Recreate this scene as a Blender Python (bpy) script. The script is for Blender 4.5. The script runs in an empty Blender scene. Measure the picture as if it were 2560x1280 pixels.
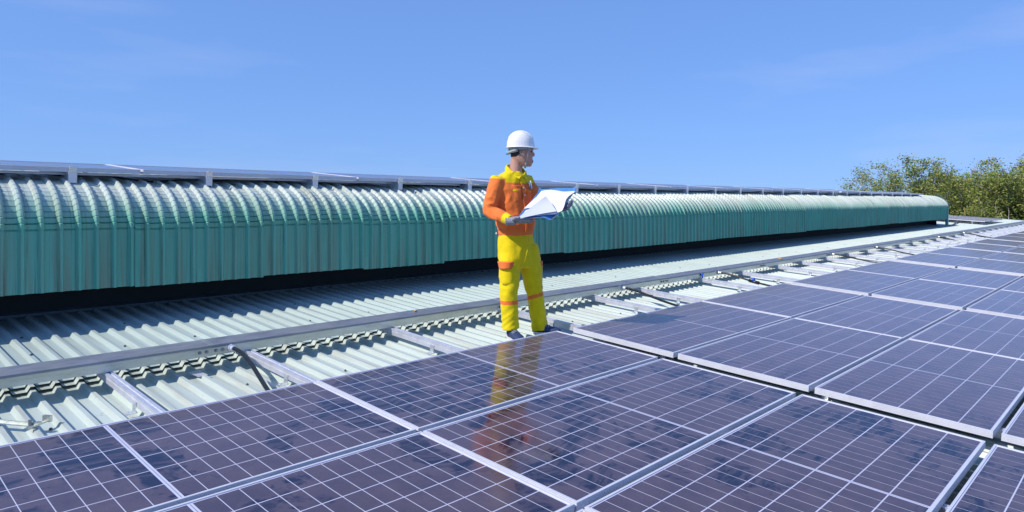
import bpy, bmesh, math, random
from mathutils import Vector, Matrix, noise as mnoise
R = math.radians
random.seed(7)
scene = bpy.context.scene
COL = scene.collection

# ------------------------------------------------------------------ camera
F, PCX, PCY = 1692.5, 1495.0, 514.5          # focal length and principal point in photo pixels (2560 x 1280)
CAMPOS = Vector((-1.884, -3.647, 0.980))
YAW = R(49.98)
SL = R(3.927)                                 # roof pitch
cam = bpy.data.cameras.new('camera')
cam.sensor_fit = 'HORIZONTAL'; cam.sensor_width = 36.0
cam.lens = F / 2560 * 36.0
cam.shift_x = (1280 - PCX) / 2560
cam.shift_y = -(640 - PCY) / 2560
cam.clip_start = 0.05; cam.clip_end = 3000
camo = bpy.data.objects.new('camera', cam); COL.objects.link(camo)
camo.location = CAMPOS; camo.rotation_euler = (R(90), 0, -YAW)
scene.camera = camo

# ------------------------------------------------------------------ sky and sun
SUN_EL, SUN_AZ = R(43), R(-77)            # azimuth clockwise from +Y; light comes from -X, a touch from +Y
world = bpy.data.worlds.new('World'); scene.world = world; world.use_nodes = True
wn, wl = world.node_tree.nodes, world.node_tree.links
wn.clear()
sky = wn.new('ShaderNodeTexSky'); sky.sky_type = 'NISHITA'; sky.sun_disc = False
sky.sun_elevation = SUN_EL; sky.sun_rotation = SUN_AZ % (2 * math.pi)
sky.altitude = 50; sky.air_density = 1.0; sky.dust_density = 0.0; sky.ozone_density = 4.0
tint = wn.new('ShaderNodeMix'); tint.data_type = 'RGBA'; tint.blend_type = 'MULTIPLY'; tint.inputs['Factor'].default_value = 1.0
tint.inputs['B'].default_value = (1.42, 2.35, 4.4, 1)
tc = wn.new('ShaderNodeTexCoord'); mp = wn.new('ShaderNodeMapping'); mp.inputs['Scale'].default_value = (1.3, 1.3, 7.0)
cl = wn.new('ShaderNodeTexNoise'); cl.inputs['Scale'].default_value = 1.6; cl.inputs['Detail'].default_value = 7; cl.inputs['Roughness'].default_value = 0.55
cr = wn.new('ShaderNodeMapRange'); cr.inputs['From Min'].default_value = 0.52; cr.inputs['From Max'].default_value = 0.80; cr.inputs['To Max'].default_value = 0.22
cmix = wn.new('ShaderNodeMix'); cmix.data_type = 'RGBA'; cmix.inputs['B'].default_value = (6.5, 7.0, 9.5, 1)
bg = wn.new('ShaderNodeBackground'); bg.inputs['Strength'].default_value = 0.105
wo = wn.new('ShaderNodeOutputWorld')
soft = wn.new('ShaderNodeGamma'); soft.inputs['Gamma'].default_value = 0.38     # the hazy tropical sky is flatter than the clear-air model
wl.new(sky.outputs[0], soft.inputs['Color']); wl.new(soft.outputs[0], tint.inputs['A'])
wl.new(tc.outputs['Generated'], mp.inputs['Vector']); wl.new(mp.outputs[0], cl.inputs['Vector'])
wl.new(cl.outputs['Fac'], cr.inputs['Value']); wl.new(cr.outputs[0], cmix.inputs['Factor'])
wl.new(tint.outputs['Result'], cmix.inputs['A']); wl.new(cmix.outputs['Result'], bg.inputs['Color'])
wl.new(bg.outputs[0], wo.inputs['Surface'])

sunl = bpy.data.lights.new('sun', 'SUN'); sunl.energy = 4.5; sunl.angle = R(0.53); sunl.color = (1.0, 0.92, 0.80)
suno = bpy.data.objects.new('sun', sunl); COL.objects.link(suno)
sdir = Vector((math.sin(SUN_AZ) * math.cos(SUN_EL), math.cos(SUN_AZ) * math.cos(SUN_EL), math.sin(SUN_EL)))
suno.rotation_euler = sdir.to_track_quat('Z', 'Y').to_euler(); suno.location = sdir * 30

scene.view_settings.view_transform = 'Standard'; scene.view_settings.look = 'None'
scene.view_settings.exposure = 0.0; scene.view_settings.gamma = 1.0
scene.view_settings.use_curve_mapping = False

# ------------------------------------------------------------------ helpers
def zb(x):                                    # the long roof rises very slightly towards its far end
    d = x - 4.0
    return 0.007 * (math.sqrt(d * d + 4) + d) / 2
def zbs(x):
    d = x - 4.0
    return 0.007 * (d / math.sqrt(d * d + 4) + 1) / 2
CS, SN = math.cos(SL), math.sin(SL)
def RW(x, t, h):                              # roof coordinates (along, up the slope, above panel plane) -> world
    return Vector((x, t * CS - h * SN, t * SN + h * CS + zb(x)))
def pix(p):
    d = Vector(p) - CAMPOS
    f = Vector((math.sin(YAW), math.cos(YAW), 0)); r = Vector((math.cos(YAW), -math.sin(YAW), 0))
    z = d.dot(f)
    if z < 0.05: return None
    return PCX + F * d.dot(r) / z, PCY - F * d.z / z
def in_frame(pts, m=60):
    q = [pix(p) for p in pts]
    q = [a for a in q if a]
    if len(q) < 2: return False
    us = [a[0] for a in q]; vs = [a[1] for a in q]
    return max(us) > -m and min(us) < 2560 + m and max(vs) > -m and min(vs) < 1280 + m

FWD = Vector((math.sin(YAW), math.cos(YAW), 0)); RGT = Vector((math.cos(YAW), -math.sin(YAW), 0))
def at_(u, v, k): return CAMPOS + (FWD + RGT*((u-PCX)/F) - Vector((0,0,1))*((v-PCY)/F))*k
def link(name, me, mats, parent=None):
    o = bpy.data.objects.new(name, me); COL.objects.link(o)
    if mats is not None and len(me.materials) == 0:
        for m in (mats if isinstance(mats, (list, tuple)) else [mats]): me.materials.append(m)
    if parent: o.parent = parent
    return o
def mesh(name, v, f, smooth=False):
    me = bpy.data.meshes.new(name); me.from_pydata([tuple(a) for a in v], [], f); me.update()
    if smooth:
        for p in me.polygons: p.use_smooth = True
    return me
def empty(name, loc=(0, 0, 0), rot=(0, 0, 0), label=None, cat=None, group=None, kind=None):
    o = bpy.data.objects.new(name, None); COL.objects.link(o); o.location = loc; o.rotation_euler = rot
    o.empty_display_size = 0.1
    tag(o, label, cat, group, kind); return o
def tag(o, label=None, cat=None, group=None, kind=None):
    if label: o['label'] = label
    if cat: o['category'] = cat
    if group: o['group'] = group
    if kind: o['kind'] = kind
    return o
class MB:
    def __init__(s): s.v = []; s.f = []; s.m = []
    def add(s, v, f, m=0):
        b = len(s.v); s.v += [Vector(a) for a in v]; s.f += [tuple(i + b for i in q) for q in f]; s.m += [m] * len(f); return s
    def box(s, a, b, m=0, fn=None):
        x0, y0, z0 = a; x1, y1, z1 = b
        v = [Vector(p) for p in ((x0,y0,z0),(x1,y0,z0),(x1,y1,z0),(x0,y1,z0),(x0,y0,z1),(x1,y0,z1),(x1,y1,z1),(x0,y1,z1))]
        if fn: v = [fn(p) for p in v]
        return s.add(v, [(0,3,2,1),(4,5,6,7),(0,1,5,4),(1,2,6,5),(2,3,7,6),(3,0,4,7)], m)
    def tube(s, pts, rad, n=10, m=0, cap=True, flat=1.0):
        pts = [Vector(p) for p in pts]
        rad = rad if isinstance(rad, (list, tuple)) else [rad] * len(pts)
        rings = []; prev = None
        for i, p in enumerate(pts):
            t = (pts[min(i+1, len(pts)-1)] - pts[max(i-1, 0)]).normalized()
            if prev is None:
                a = Vector((0,0,1)) if abs(t.z) < 0.9 else Vector((1,0,0))
                nrm = t.cross(a).normalized()
            else:
                nrm = (prev - t * prev.dot(t)).normalized()
            prev = nrm; bn = t.cross(nrm)
            rings.append([p + (nrm * math.cos(2*math.pi*k/n) + bn * math.sin(2*math.pi*k/n) * flat) * rad[i] for k in range(n)])
        return s.rings(rings, m, cap)
    def rings(s, rings, m=0, cap=True):
        n = len(rings[0]); v = [p for r in rings for p in r]; f = []
        for i in range(len(rings)-1):
            for k in range(n):
                f.append((i*n+k, i*n+(k+1) % n, (i+1)*n+(k+1) % n, (i+1)*n+k))
        if cap:
            f.append(tuple(range(n))[::-1]); f.append(tuple((len(rings)-1)*n+k for k in range(n)))
        return s.add(v, f, m)
    def ell(s, c, r, n=12, k=8, m=0, ax=None):
        c = Vector(c); ax = ax or (Vector((1,0,0)), Vector((0,1,0)), Vector((0,0,1)))
        rings = []
        for i in range(1, k):
            a = math.pi*i/k
            rings.append([c + ax[0]*(r[0]*math.sin(a)*math.cos(2*math.pi*j/n)) + ax[1]*(r[1]*math.sin(a)*math.sin(2*math.pi*j/n)) - ax[2]*(r[2]*math.cos(a)) for j in range(n)])
        return s.rings(rings, m)
    def me(s, name, smooth=False):
        me = mesh(name, s.v, s.f, smooth)
        me.polygons.foreach_set('material_index', s.m); me.update(); return me
    def build(s, name, mats, parent=None, smooth=False, world_parent=None):
        return link(name, s.me(name, smooth), mats, parent)

# ------------------------------------------------------------------ materials
def new_mat(name):
    m = bpy.data.materials.new(name); m.use_nodes = True
    nt = m.node_tree; return m, nt.nodes, nt.links, nt.nodes['Principled BSDF']
def nz(n, l, scale=5.0, detail=4, rough=0.55, vec=None, sc=(1,1,1), coord='Object'):
    t = n.new('ShaderNodeTexNoise'); t.inputs['Scale'].default_value = scale; t.inputs['Detail'].default_value = detail; t.inputs['Roughness'].default_value = rough
    if vec is None:
        g = n.new('ShaderNodeNewGeometry') if coord == 'World' else n.new('ShaderNodeTexCoord')
        vec = g.outputs['Position'] if coord == 'World' else g.outputs[coord]
    mp = n.new('ShaderNodeMapping'); mp.inputs['Scale'].default_value = sc
    l.new(vec, mp.inputs['Vector']); l.new(mp.outputs[0], t.inputs['Vector'])
    return t.outputs['Fac']
def ramp(n, l, fac, stops):
    r = n.new('ShaderNodeValToRGB'); e = r.color_ramp.elements
    while len(e) < len(stops): e.new(0.5)
    for i, (p, c) in enumerate(stops): e[i].position = p; e[i].color = (*c, 1)
    l.new(fac, r.inputs['Fac']); return r.outputs['Color']
def mr(n, l, val, a, b, c=0.0, d=1.0):
    m = n.new('ShaderNodeMapRange'); m.inputs['From Min'].default_value = a; m.inputs['From Max'].default_value = b
    m.inputs['To Min'].default_value = c; m.inputs['To Max'].default_value = d; l.new(val, m.inputs['Value']); return m.outputs[0]
def mix(n, l, fac, a, b, mode='MIX'):
    m = n.new('ShaderNodeMix'); m.data_type = 'RGBA'; m.blend_type = mode
    for s, x in (('Factor', fac), ('A', a), ('B', b)):
        if hasattr(x, 'links'): l.new(x, m.inputs[s])
        elif s == 'Factor': m.inputs[s].default_value = x
        else: m.inputs[s].default_value = (*x, 1)
    return m.outputs['Result']
def math_(n, l, op, a, b):
    m = n.new('ShaderNodeMath'); m.operation = op
    for i, x in enumerate((a, b)):
        if hasattr(x, 'links'): l.new(x, m.inputs[i])
        else: m.inputs[i].default_value = x
    return m.outputs[0]
def bump(n, l, h, strength=0.3, dist=0.005):
    b = n.new('ShaderNodeBump'); b.inputs['Strength'].default_value = strength; b.inputs['Distance'].default_value = dist
    l.new(h, b.inputs['Height']); return b.outputs[0]
def simple(name, col, rough=0.5, metal=0.0, var=0.12, scale=8.0, spec=0.5, bumps=0.0, bscale=60.0, coord='Object', coat=0.0):
    m, n, l, p = new_mat(name)
    f = nz(n, l, scale, 5, 0.6, coord=coord)
    c = ramp(n, l, f, [(0.3, tuple(x*(1-var) for x in col)), (0.7, tuple(min(1, x*(1+var)) for x in col))])
    l.new(c, p.inputs['Base Color']); p.inputs['Roughness'].default_value = rough; p.inputs['Metallic'].default_value = metal
    p.inputs['Specular IOR Level'].default_value = spec; p.inputs['Coat Weight'].default_value = coat
    l.new(mr(n, l, f, 0.3, 0.7, max(0.02, rough-0.08), min(1, rough+0.08)), p.inputs['Roughness'])
    if bumps: l.new(bump(n, l, nz(n, l, bscale, 3, coord=coord), bumps, 0.004), p.inputs['Normal'])
    return m

M = {}
M['alu'] = simple('anodised_aluminium', (0.74, 0.75, 0.82), 0.42, 0.55, 0.06, 14)
M['frame'] = simple('panel_frame_aluminium', (0.64, 0.65, 0.71), 0.45, 0.10, 0.05, 10)
M['clamp'] = simple('bright_clamp', (0.85, 0.86, 0.88), 0.28, 0.8, 0.05, 30)
M['steel'] = simple('bolt_steel', (0.32, 0.34, 0.38), 0.4, 0.8, 0.15, 40)
M['screw'] = simple('rusty_screw', (0.10, 0.08, 0.07), 0.6, 0.2, 0.3, 80)
M['black'] = simple('black_plastic', (0.012, 0.013, 0.016), 0.32, 0.0, 0.2, 30)
M['blueplug'] = simple('blue_connector', (0.02, 0.13, 0.62), 0.35, 0.0, 0.1, 30)
M['leaf_dry'] = simple('dry_leaf', (0.62, 0.36, 0.14), 0.7, 0.0, 0.3, 60)

def roof_paint(name, base, dirt, lo, streak_axis, rough=0.42):
    m, n, l, p = new_mat(name)
    st = nz(n, l, 3.0, 5, 0.6, coord='World', sc=streak_axis)
    big = nz(n, l, 0.9, 4, 0.6, coord='World')
    fine = nz(n, l, 45, 3, 0.7, coord='World')
    oi = n.new('ShaderNodeObjectInfo')
    c = mix(n, l, mr(n, l, st, 0.48, 0.72, 0, lo), base, dirt)
    c = mix(n, l, mr(n, l, big, 0.35, 0.75, 0, 0.35), c, tuple(min(1, x*1.12+0.02) for x in base))
    c = mix(n, l, mr(n, l, fine, 0.60, 0.76, 0, 0.45), c, dirt)
    spot = nz(n, l, 14, 5, 0.75, coord='World'); c = mix(n, l, mr(n, l, spot, 0.66, 0.74, 0, 0.6), c, tuple(x*0.62 for x in dirt))
    c = mix(n, l, mr(n, l, oi.outputs['Random'], 0, 1, 0, 0.16), c, dirt)
    l.new(c, p.inputs['Base Color']); p.inputs['Roughness'].default_value = rough
    p.inputs['Specular IOR Level'].default_value = 0.4
    l.new(bump(n, l, nz(n, l, 9, 3, coord='World'), 0.12, 0.006), p.inputs['Normal'])
    return m
M['roof'] = roof_paint('pale_green_roof_sheet', (0.50, 0.585, 0.550), (0.35, 0.335, 0.285), 0.75, (9, 0.35, 0.35))
M['roof2'] = roof_paint('pale_green_upper_sheet', (0.430, 0.530, 0.515), (0.31, 0.33, 0.295), 0.65, (9, 0.35, 0.35))
def clad_paint(name):
    m, n, l, p = new_mat(name)
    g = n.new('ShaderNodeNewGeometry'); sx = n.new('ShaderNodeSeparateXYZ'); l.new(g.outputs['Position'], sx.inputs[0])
    st = nz(n, l, 3.0, 6, 0.62, coord='World', sc=(13, 0.3, 0.22)); st2 = nz(n, l, 3.0, 4, 0.6, coord='World', sc=(40, 0.3, 0.5))
    big = nz(n, l, 1.1, 4, 0.6, coord='World'); fine = nz(n, l, 60, 3, 0.7, coord='World')
    oi = n.new('ShaderNodeObjectInfo')
    base = mix(n, l, mr(n, l, big, 0.35, 0.7), (0.105, 0.43, 0.305), (0.15, 0.50, 0.37))
    base = mix(n, l, mr(n, l, oi.outputs['Random'], 0, 1, 0, 0.35), base, (0.17, 0.41, 0.31))
    # chalky bleaching on the exposed curve, plus sun and sky highlight painted in
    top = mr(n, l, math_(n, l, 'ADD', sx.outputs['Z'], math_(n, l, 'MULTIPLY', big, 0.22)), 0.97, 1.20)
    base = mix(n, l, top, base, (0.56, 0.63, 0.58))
    low = mr(n, l, sx.outputs['Z'], 0.30, 0.75, 1.0, 0.45)       # run-off dirt, heavier towards the drip edge
    base = mix(n, l, math_(n, l, 'MULTIPLY', mr(n, l, st, 0.44, 0.60), math_(n, l, 'MULTIPLY', low, 0.8)), base, (0.24, 0.265, 0.19))
    base = mix(n, l, math_(n, l, 'MULTIPLY', mr(n, l, st2, 0.56, 0.68), 0.6), base, (0.085, 0.085, 0.055))
    base = mix(n, l, mr(n, l, fine, 0.66, 0.80, 0, 0.35), base, (0.30, 0.32, 0.27))
    l.new(base, p.inputs['Base Color']); p.inputs['Roughness'].default_value = 0.40; p.inputs['Specular IOR Level'].default_value = 0.4
    l.new(bump(n, l, nz(n, l, 9, 3, coord='World'), 0.10, 0.006), p.inputs['Normal'])
    return m
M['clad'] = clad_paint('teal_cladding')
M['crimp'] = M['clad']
M['trim'] = simple('teal_trim', (0.12, 0.42, 0.36), 0.45, 0, 0.1, 3)
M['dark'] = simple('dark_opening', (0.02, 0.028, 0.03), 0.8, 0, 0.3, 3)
M['kerb'] = simple('dull_flashing', (0.10, 0.13, 0.15), 0.6, 0.2, 0.3, 4)
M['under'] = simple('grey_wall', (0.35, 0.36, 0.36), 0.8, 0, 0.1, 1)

def galv(name, col, rough, metal):
    m, n, l, p = new_mat(name)
    a = nz(n, l, 26, 5, 0.7, coord='World', sc=(0.25, 1, 1)); b = nz(n, l, 3.0, 4, 0.6, coord='World')
    c = ramp(n, l, a, [(0.3, tuple(x*0.72 for x in col)), (0.55, col), (0.75, tuple(min(1, x*1.25) for x in col))])
    c = mix(n, l, mr(n, l, b, 0.4, 0.7, 0, 0.4), c, (0.42, 0.42, 0.36))
    l.new(c, p.inputs['Base Color']); p.inputs['Metallic'].default_value = metal
    l.new(mr(n, l, a, 0.3, 0.7, rough-0.1, rough+0.12), p.inputs['Roughness']); return m
M['tray'] = galv('galvanised_tray_side', (0.60, 0.64, 0.60), 0.36, 0.75)
M['traytop'] = galv('galvanised_tray_lid', (0.25, 0.27, 0.33), 0.5, 0.45)

# dusty glass over dark cells
def glass_mat(name, clean, dust, line=False):
    m, n, l, p = new_mat(name)
    oi = n.new('ShaderNodeObjectInfo')
    warp = n.new('ShaderNodeTexNoise'); warp.inputs['Scale'].default_value = 1.3; warp.inputs['Detail'].default_value = 3
    g = n.new('ShaderNodeNewGeometry'); l.new(g.outputs['Position'], warp.inputs['Vector'])
    wv = mix(n, l, 0.45, g.outputs['Position'], warp.outputs['Color'], 'ADD')
    wipe = nz(n, l, 1.9, 6, 0.62, vec=wv, sc=(1.5, 1.0, 1.0))
    streak = nz(n, l, 7.0, 4, 0.6, vec=wv, sc=(0.7, 3.4, 1.0))
    w = mr(n, l, wipe, 0.515, 0.555, 0, 1)
    s = mr(n, l, streak, 0.42, 0.58, 0.25, 1)
    w = math_(n, l, 'MULTIPLY', w, s)
    sxp = n.new('ShaderNodeSeparateXYZ'); l.new(g.outputs['Position'], sxp.inputs[0])
    w = math_(n, l, 'MULTIPLY', w, mr(n, l, sxp.outputs['X'], 1.9, 2.6, 1.0, 0.12))      # only the panels people have leaned on are wiped
    fine = nz(n, l, 420, 2, 0.8, coord='World'); mid = nz(n, l, 5, 5, 0.7, coord='World')
    d = math_(n, l, 'MULTIPLY', mr(n, l, mid, 0.25, 0.8, 0.55, 1.15), mr(n, l, fine, 0.35, 0.75, 0.72, 1.3))
    d = math_(n, l, 'MULTIPLY', d, math_(n, l, 'SUBTRACT', 1.0, math_(n, l, 'MULTIPLY', w, 0.9)))
    d = math_(n, l, 'MULTIPLY', d, mr(n, l, sxp.outputs['X'], 1.5, 7.0, 1.0, 1.35))
    amt = 0.22 if line else 0.70
    c = mix(n, l, math_(n, l, 'MULTIPLY', d, amt), clean, dust)
    l.new(c, p.inputs['Base Color'])
    p.inputs['IOR'].default_value = 1.5
    l.new(mr(n, l, d, 0.0, 1.2, 0.05, 0.17), p.inputs['Roughness'])
    p.inputs['Specular IOR Level'].default_value = 0.60
    l.new(math_(n, l, 'MULTIPLY', d, 0.27), p.inputs['Sheen Weight']); p.inputs['Sheen Roughness'].default_value = 0.45; p.inputs['Sheen Tint'].default_value = (1.0, 0.78, 0.80, 1)   # fine dust on the glass
    return m
M['cell'] = glass_mat('solar_cell', (0.004, 0.007, 0.030), (0.118, 0.076, 0.094))
M['sheet'] = glass_mat('white_backsheet', (0.62, 0.64, 0.80), (0.46, 0.44, 0.52), True)

# ------------------------------------------------------------------ the setting: ground and roof
gm, gn, gl, gp = new_mat('grass_ground')
gf = nz(gn, gl, 0.35, 8, 0.65, coord='World')
gl.new(ramp(gn, gl, gf, [(0.3, (0.035, 0.055, 0.02)), (0.55, (0.07, 0.09, 0.03)), (0.75, (0.13, 0.11, 0.06))]), gp.inputs['Base Color']); gp.inputs['Roughness'].default_value = 0.95
GZ = -8.0
G = 1500
link('ground', mesh('ground', [(-G,-G,GZ),(G,-G,GZ),(G,G,GZ),(-G,G,GZ)], [(0,1,2,3)]), gm)['kind'] = 'structure'

PITCH = 0.11
RX0, RX1 = -5.5, 37.0
T_RIDGE, T_EAVE, T_STEP = 4.55, -13.0, 1.225
H_LOW, H_UP = -0.150, -0.116
def sheet_mesh(name, nr, t0, t1, thick=0.0016, rib=0.026):
    prof = []
    for i in range(nr):
        b = i * PITCH
        prof += [(b, 0), (b+0.050, 0), (b+0.052, 0.0008), (b+0.066, rib), (b+0.087, rib), (b+0.101, 0.0008), (b+0.103, 0)]
    prof.append((nr*PITCH, 0))
    xc = nr*PITCH/2
    mb = MB(); n = len(prof)
    ts = [t0, t1]
    v = [Vector((x-xc, t, h)) for t in ts for x, h in prof] + [Vector((x-xc, t, h-thick)) for t in ts for x, h in prof]
    f = []
    for i in range(n-1):
        f.append((i, i+1, n+i+1, n+i)); f.append((2*n+i, 3*n+i, 3*n+i+1, 2*n+i+1)); f.append((2*n+i, 2*n+i+1, i+1, i))
    return mb.add(v, f).me(name)
roof = empty('roof', kind='structure')
NR = 9; SW = NR*PITCH
low_me = sheet_mesh('roof_sheet', NR, T_EAVE, T_STEP+0.25); low_me.materials.append(M['roof'])
up_me = sheet_mesh('roof_sheet_upper', NR, T_STEP, T_RIDGE); up_me.materials.append(M['roof2'])
mid_me = sheet_mesh('roof_sheet_lap', NR, T_STEP-0.055, T_STEP+0.12); mid_me.materials.append(M['roof'])
ns = int((RX1-RX0)/SW)+1
def place_roof(o, x, h, jit=0.0):
    p = RW(x, 0, h); o.location = p
    o.rotation_euler = (SL, -math.atan(zbs(x)), 0)
for i in range(ns):
    x = RX0 + SW*(i+0.5)
    dz = 0.0012*(i % 2)
    for nm, me, h in (('roof_sheet', low_me, H_LOW), ('roof_sheet', mid_me, H_LOW+0.018), ('roof_sheet', up_me, H_UP)):
        o = link(nm, me, None, roof); place_roof(o, x, h+dz)
# far slope of the same roof (behind the monitor), the walls below
back = MB(); rz = RW(0, T_RIDGE, H_UP)
def fz(x, y, z): return Vector((x, y, z + zb(x)))
back.add([fz(RX0, rz.y, rz.z), fz(RX1, rz.y, rz.z), fz(RX1, rz.y+17, rz.z-1.17), fz(RX0, rz.y+17, rz.z-1.17)], [(0,1,2,3)])
o = back.build('far_slope', M['roof2'], roof)
wb = MB(); ya, yb = RW(0, T_EAVE, 0).y+0.3, rz.y+16.7
wb.box((RX0+0.3, ya, GZ), (RX1-0.3, yb, -1.35))
wb.build('wall', M['under'], roof)
# gable end verge trim
vt = MB()
for k in range(2):
    pts = [RW(RX1+0.02, T_EAVE, H_UP+0.04), RW(RX1+0.02, T_RIDGE, H_UP+0.045)]
vt.add([pts[0]+Vector((-0.12,0,0)), pts[0], pts[1], pts[1]+Vector((-0.12,0,0)), pts[0]+Vector((0,0,-0.2)), pts[1]+Vector((0,0,-0.2))], [(0,1,2,3),(1,4,5,2)])
vt.build('verge_trim', M['alu'], roof)
# screws with washers scattered along the fixing lines
sc = MB()
rnd = random.Random(3)
def screw_at(x, t, h):
    p = RW(x, t, h); s = 0.0075
    ring0 = [p + Vector((s*1.25*math.cos(a*math.pi/3), s*1.25*math.sin(a*math.pi/3), 0.001)) for a in range(6)]
    ring1 = [p + Vector((s*0.7*math.cos(a*math.pi/3), s*0.7*math.sin(a*math.pi/3), 0.010)) for a in range(6)]
    sc.rings([ring0, ring1])
for t0 in (0.50, 1.85, 2.45):
    x = -1.6
    while x < 16:
        k = math.floor((x-RX0)/PITCH)
        xx = RX0 + (k+ (0.7 if rnd.random() < .5 else 0.25))*PITCH
        crest = ((xx-RX0)/PITCH) % 1 > 0.5
        screw_at(xx, t0 + rnd.uniform(-0.03, 0.03), (H_LOW if t0 < 1 else H_UP) + (0.026 if crest else 0.002))
        x += rnd.uniform(0.35, 0.9)
so = sc.build('screws', M['screw'], roof); so['kind'] = 'stuff'

# ------------------------------------------------------------------ the ventilated roof monitor
YF = 2.56                                      # face of the curved cladding
ZE, ZC = 0.345, 0.800                          # lower edge, start of the curve
RYc, RZc = 0.66, 0.385
MX0, MX1 = -5.1, 25.1
mon = empty('roof_monitor', RW(10, 3.2, H_UP), label='long teal curved sheet-metal roof monitor running along the ridge', cat='roof monitor')
mon_inv = Matrix.Translation(mon.location).inverted()
NC = 12
A_END = R(78)
def arc_pt(a, off):
    # outward normal offset on the elliptic arc
    y = YF + RYc - RYc*math.cos(a); z = ZC + RZc*math.sin(a)
    nv = Vector((0, -math.cos(a)/RYc, math.sin(a)/RZc)).normalized()
    return y + nv.y*off, z + nv.z*off
def clad_me(name, nr):
    prof = []
    for i in range(nr):
        b = i*PITCH; rb = 0.027 + (0.007 if i == nr-1 else 0)
        prof += [(b, 0, 1), (b+0.060, 0, 1), (b+0.074, rb*0.93, 0), (b+0.078, rb, 0), (b+0.088, rb, 0), (b+0.092, rb*0.93, 0), (b+0.104, 0, 1)]
    prof.append((nr*PITCH, 0, 1))
    rows = []   # each: function(off, pan) -> (y, z), material row
    def straight(z): return lambda off, pan: (YF - off, z)
    rows.append((straight(ZE), 0)); rows.append((straight((ZE+ZC)/2), 0)); rows.append((straight(ZC-0.012), 0))
    for k in range(NC):
        a0, a1 = A_END*k/NC, A_END*(k+1)/NC
        for q, notch in ((0.0, -0.0110), (0.12, 0.0), (0.84, 0.0045)):
            a = a0 + (a1-a0)*q
            rows.append(((lambda a, notch: (lambda off, pan: arc_pt(a, off + (notch if pan else notch*0.45))))(a, notch), 1))
    yt, zt = arc_pt(A_END, 0)
    sl = R(5)
    def top(d): return lambda off, pan: (yt + d - off*math.sin(sl), zt + d*math.tan(sl) + off*math.cos(sl))
    rows.append((top(0.0), 1)); rows.append((top(1.22), 1))
    mb = MB(); n = len(prof); xc = nr*PITCH/2
    v = []
    for fn, mi in rows:
        for (x, off, pan) in prof:
            y, z = fn(off, pan); v.append(Vector((x-xc, y, z)))
    f = []; mi = []
    for r in range(len(rows)-1):
        for i in range(n-1):
            f.append((r*n+i, r*n+i+1, (r+1)*n+i+1, (r+1)*n+i)); mi.append(1 if rows[r+1][1] and r >= 3 else 0)
    mb.v = v; mb.f = f; mb.m = mi
    return mb.me(name)
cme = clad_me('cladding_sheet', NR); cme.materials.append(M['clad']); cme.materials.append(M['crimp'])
nm = int(round((MX1-MX0)/SW)); rnd = random.Random(11)
for i in range(nm):
    x = MX0 + SW*(i+0.5)
    o = link('cladding_sheet', cme, None, mon)
    o.matrix_parent_inverse = mon_inv
    o.location = (x, rnd.uniform(-0.004, 0.004), zb(x) + rnd.uniform(-0.012, 0.010) + 0.0009*(i % 2))
    o.rotation_euler = (0, -math.atan(zbs(x)), 0)
MXE = MX0 + SW*nm
# far flank, base wall set back under the overhang, kerb flashing, end wall, corner trim
yt, zt = arc_pt(A_END, 0)
yr = yt + 1.22; zr = zt + 1.22*math.tan(R(5))
def strip(name, pts, mat, par, x0=MX0, x1=None, seg=12, closed=False):
    x1 = MXE if x1 is None else x1
    mb = MB(); rings = []
    for k in range(seg+1):
        x = x0+(x1-x0)*k/seg
        rings.append([Vector((x, y, z+zb(x))) for y, z in pts])
    n = len(pts); v = [p for r in rings for p in r]; f = []
    for i in range(seg):
        for k in range(n if closed else n-1):
            f.append((i*n+k, (i+1)*n+k, (i+1)*n+(k+1) % n, i*n+(k+1) % n))
    if closed: f.append(tuple(range(n))[::-1]); f.append(tuple(seg*n+k for k in range(n)))
    mb.add(v, f); o = mb.build(name, mat, par)
    if par: o.matrix_parent_inverse = Matrix.Translation(par.location).inverted()
    return o
back_pts = [(yr, zr), (2*yr-yt, zt)] + [(2*yr-arc_pt(A_END*k/8, 0)[0], arc_pt(A_END*k/8, 0)[1]) for k in range(7, -1, -1)] + [(2*yr-YF, ZE)]
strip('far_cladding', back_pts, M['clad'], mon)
yb0 = 3.22; zroof = lambda y: y*math.tan(SL) + H_UP/CS
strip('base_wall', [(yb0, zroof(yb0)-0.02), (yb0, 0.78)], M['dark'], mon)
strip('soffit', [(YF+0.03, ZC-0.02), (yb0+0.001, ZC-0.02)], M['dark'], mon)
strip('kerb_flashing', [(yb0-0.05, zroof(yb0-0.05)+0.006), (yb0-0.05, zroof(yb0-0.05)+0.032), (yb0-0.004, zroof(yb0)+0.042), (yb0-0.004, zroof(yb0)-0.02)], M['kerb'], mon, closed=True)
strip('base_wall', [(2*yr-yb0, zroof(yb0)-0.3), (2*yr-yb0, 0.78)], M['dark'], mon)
ew = MB()
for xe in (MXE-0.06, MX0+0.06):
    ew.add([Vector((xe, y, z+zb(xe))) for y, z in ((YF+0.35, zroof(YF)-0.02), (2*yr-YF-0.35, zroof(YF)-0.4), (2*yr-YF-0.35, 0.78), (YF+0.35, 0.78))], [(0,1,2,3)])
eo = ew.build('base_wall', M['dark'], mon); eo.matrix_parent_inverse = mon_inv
em = MB()
prof_end = [(YF+0.004, ZE)] + [arc_pt(A_END*k/10, -0.004) for k in range(11)] + [(yr, zr-0.004)] + [(2*yr-y, z) for y, z in [arc_pt(A_END*k/10, -0.004) for k in range(10, -1, -1)]] + [(2*yr-YF, ZE)]
for xe in (MXE-0.03, MX0+0.03):
    em.add([Vector((xe, y, z+zb(xe))) for y, z in prof_end], [tuple(range(len(prof_end)))])
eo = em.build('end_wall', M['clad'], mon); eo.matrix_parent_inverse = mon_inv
tm = MB(); xe = MXE
tm.box((xe-0.05, YF-0.03, zroof(YF)), (xe+0.06, YF+0.06, ZC+0.02), fn=lambda p: Vector((p.x, p.y, p.z+zb(p.x))))
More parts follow.
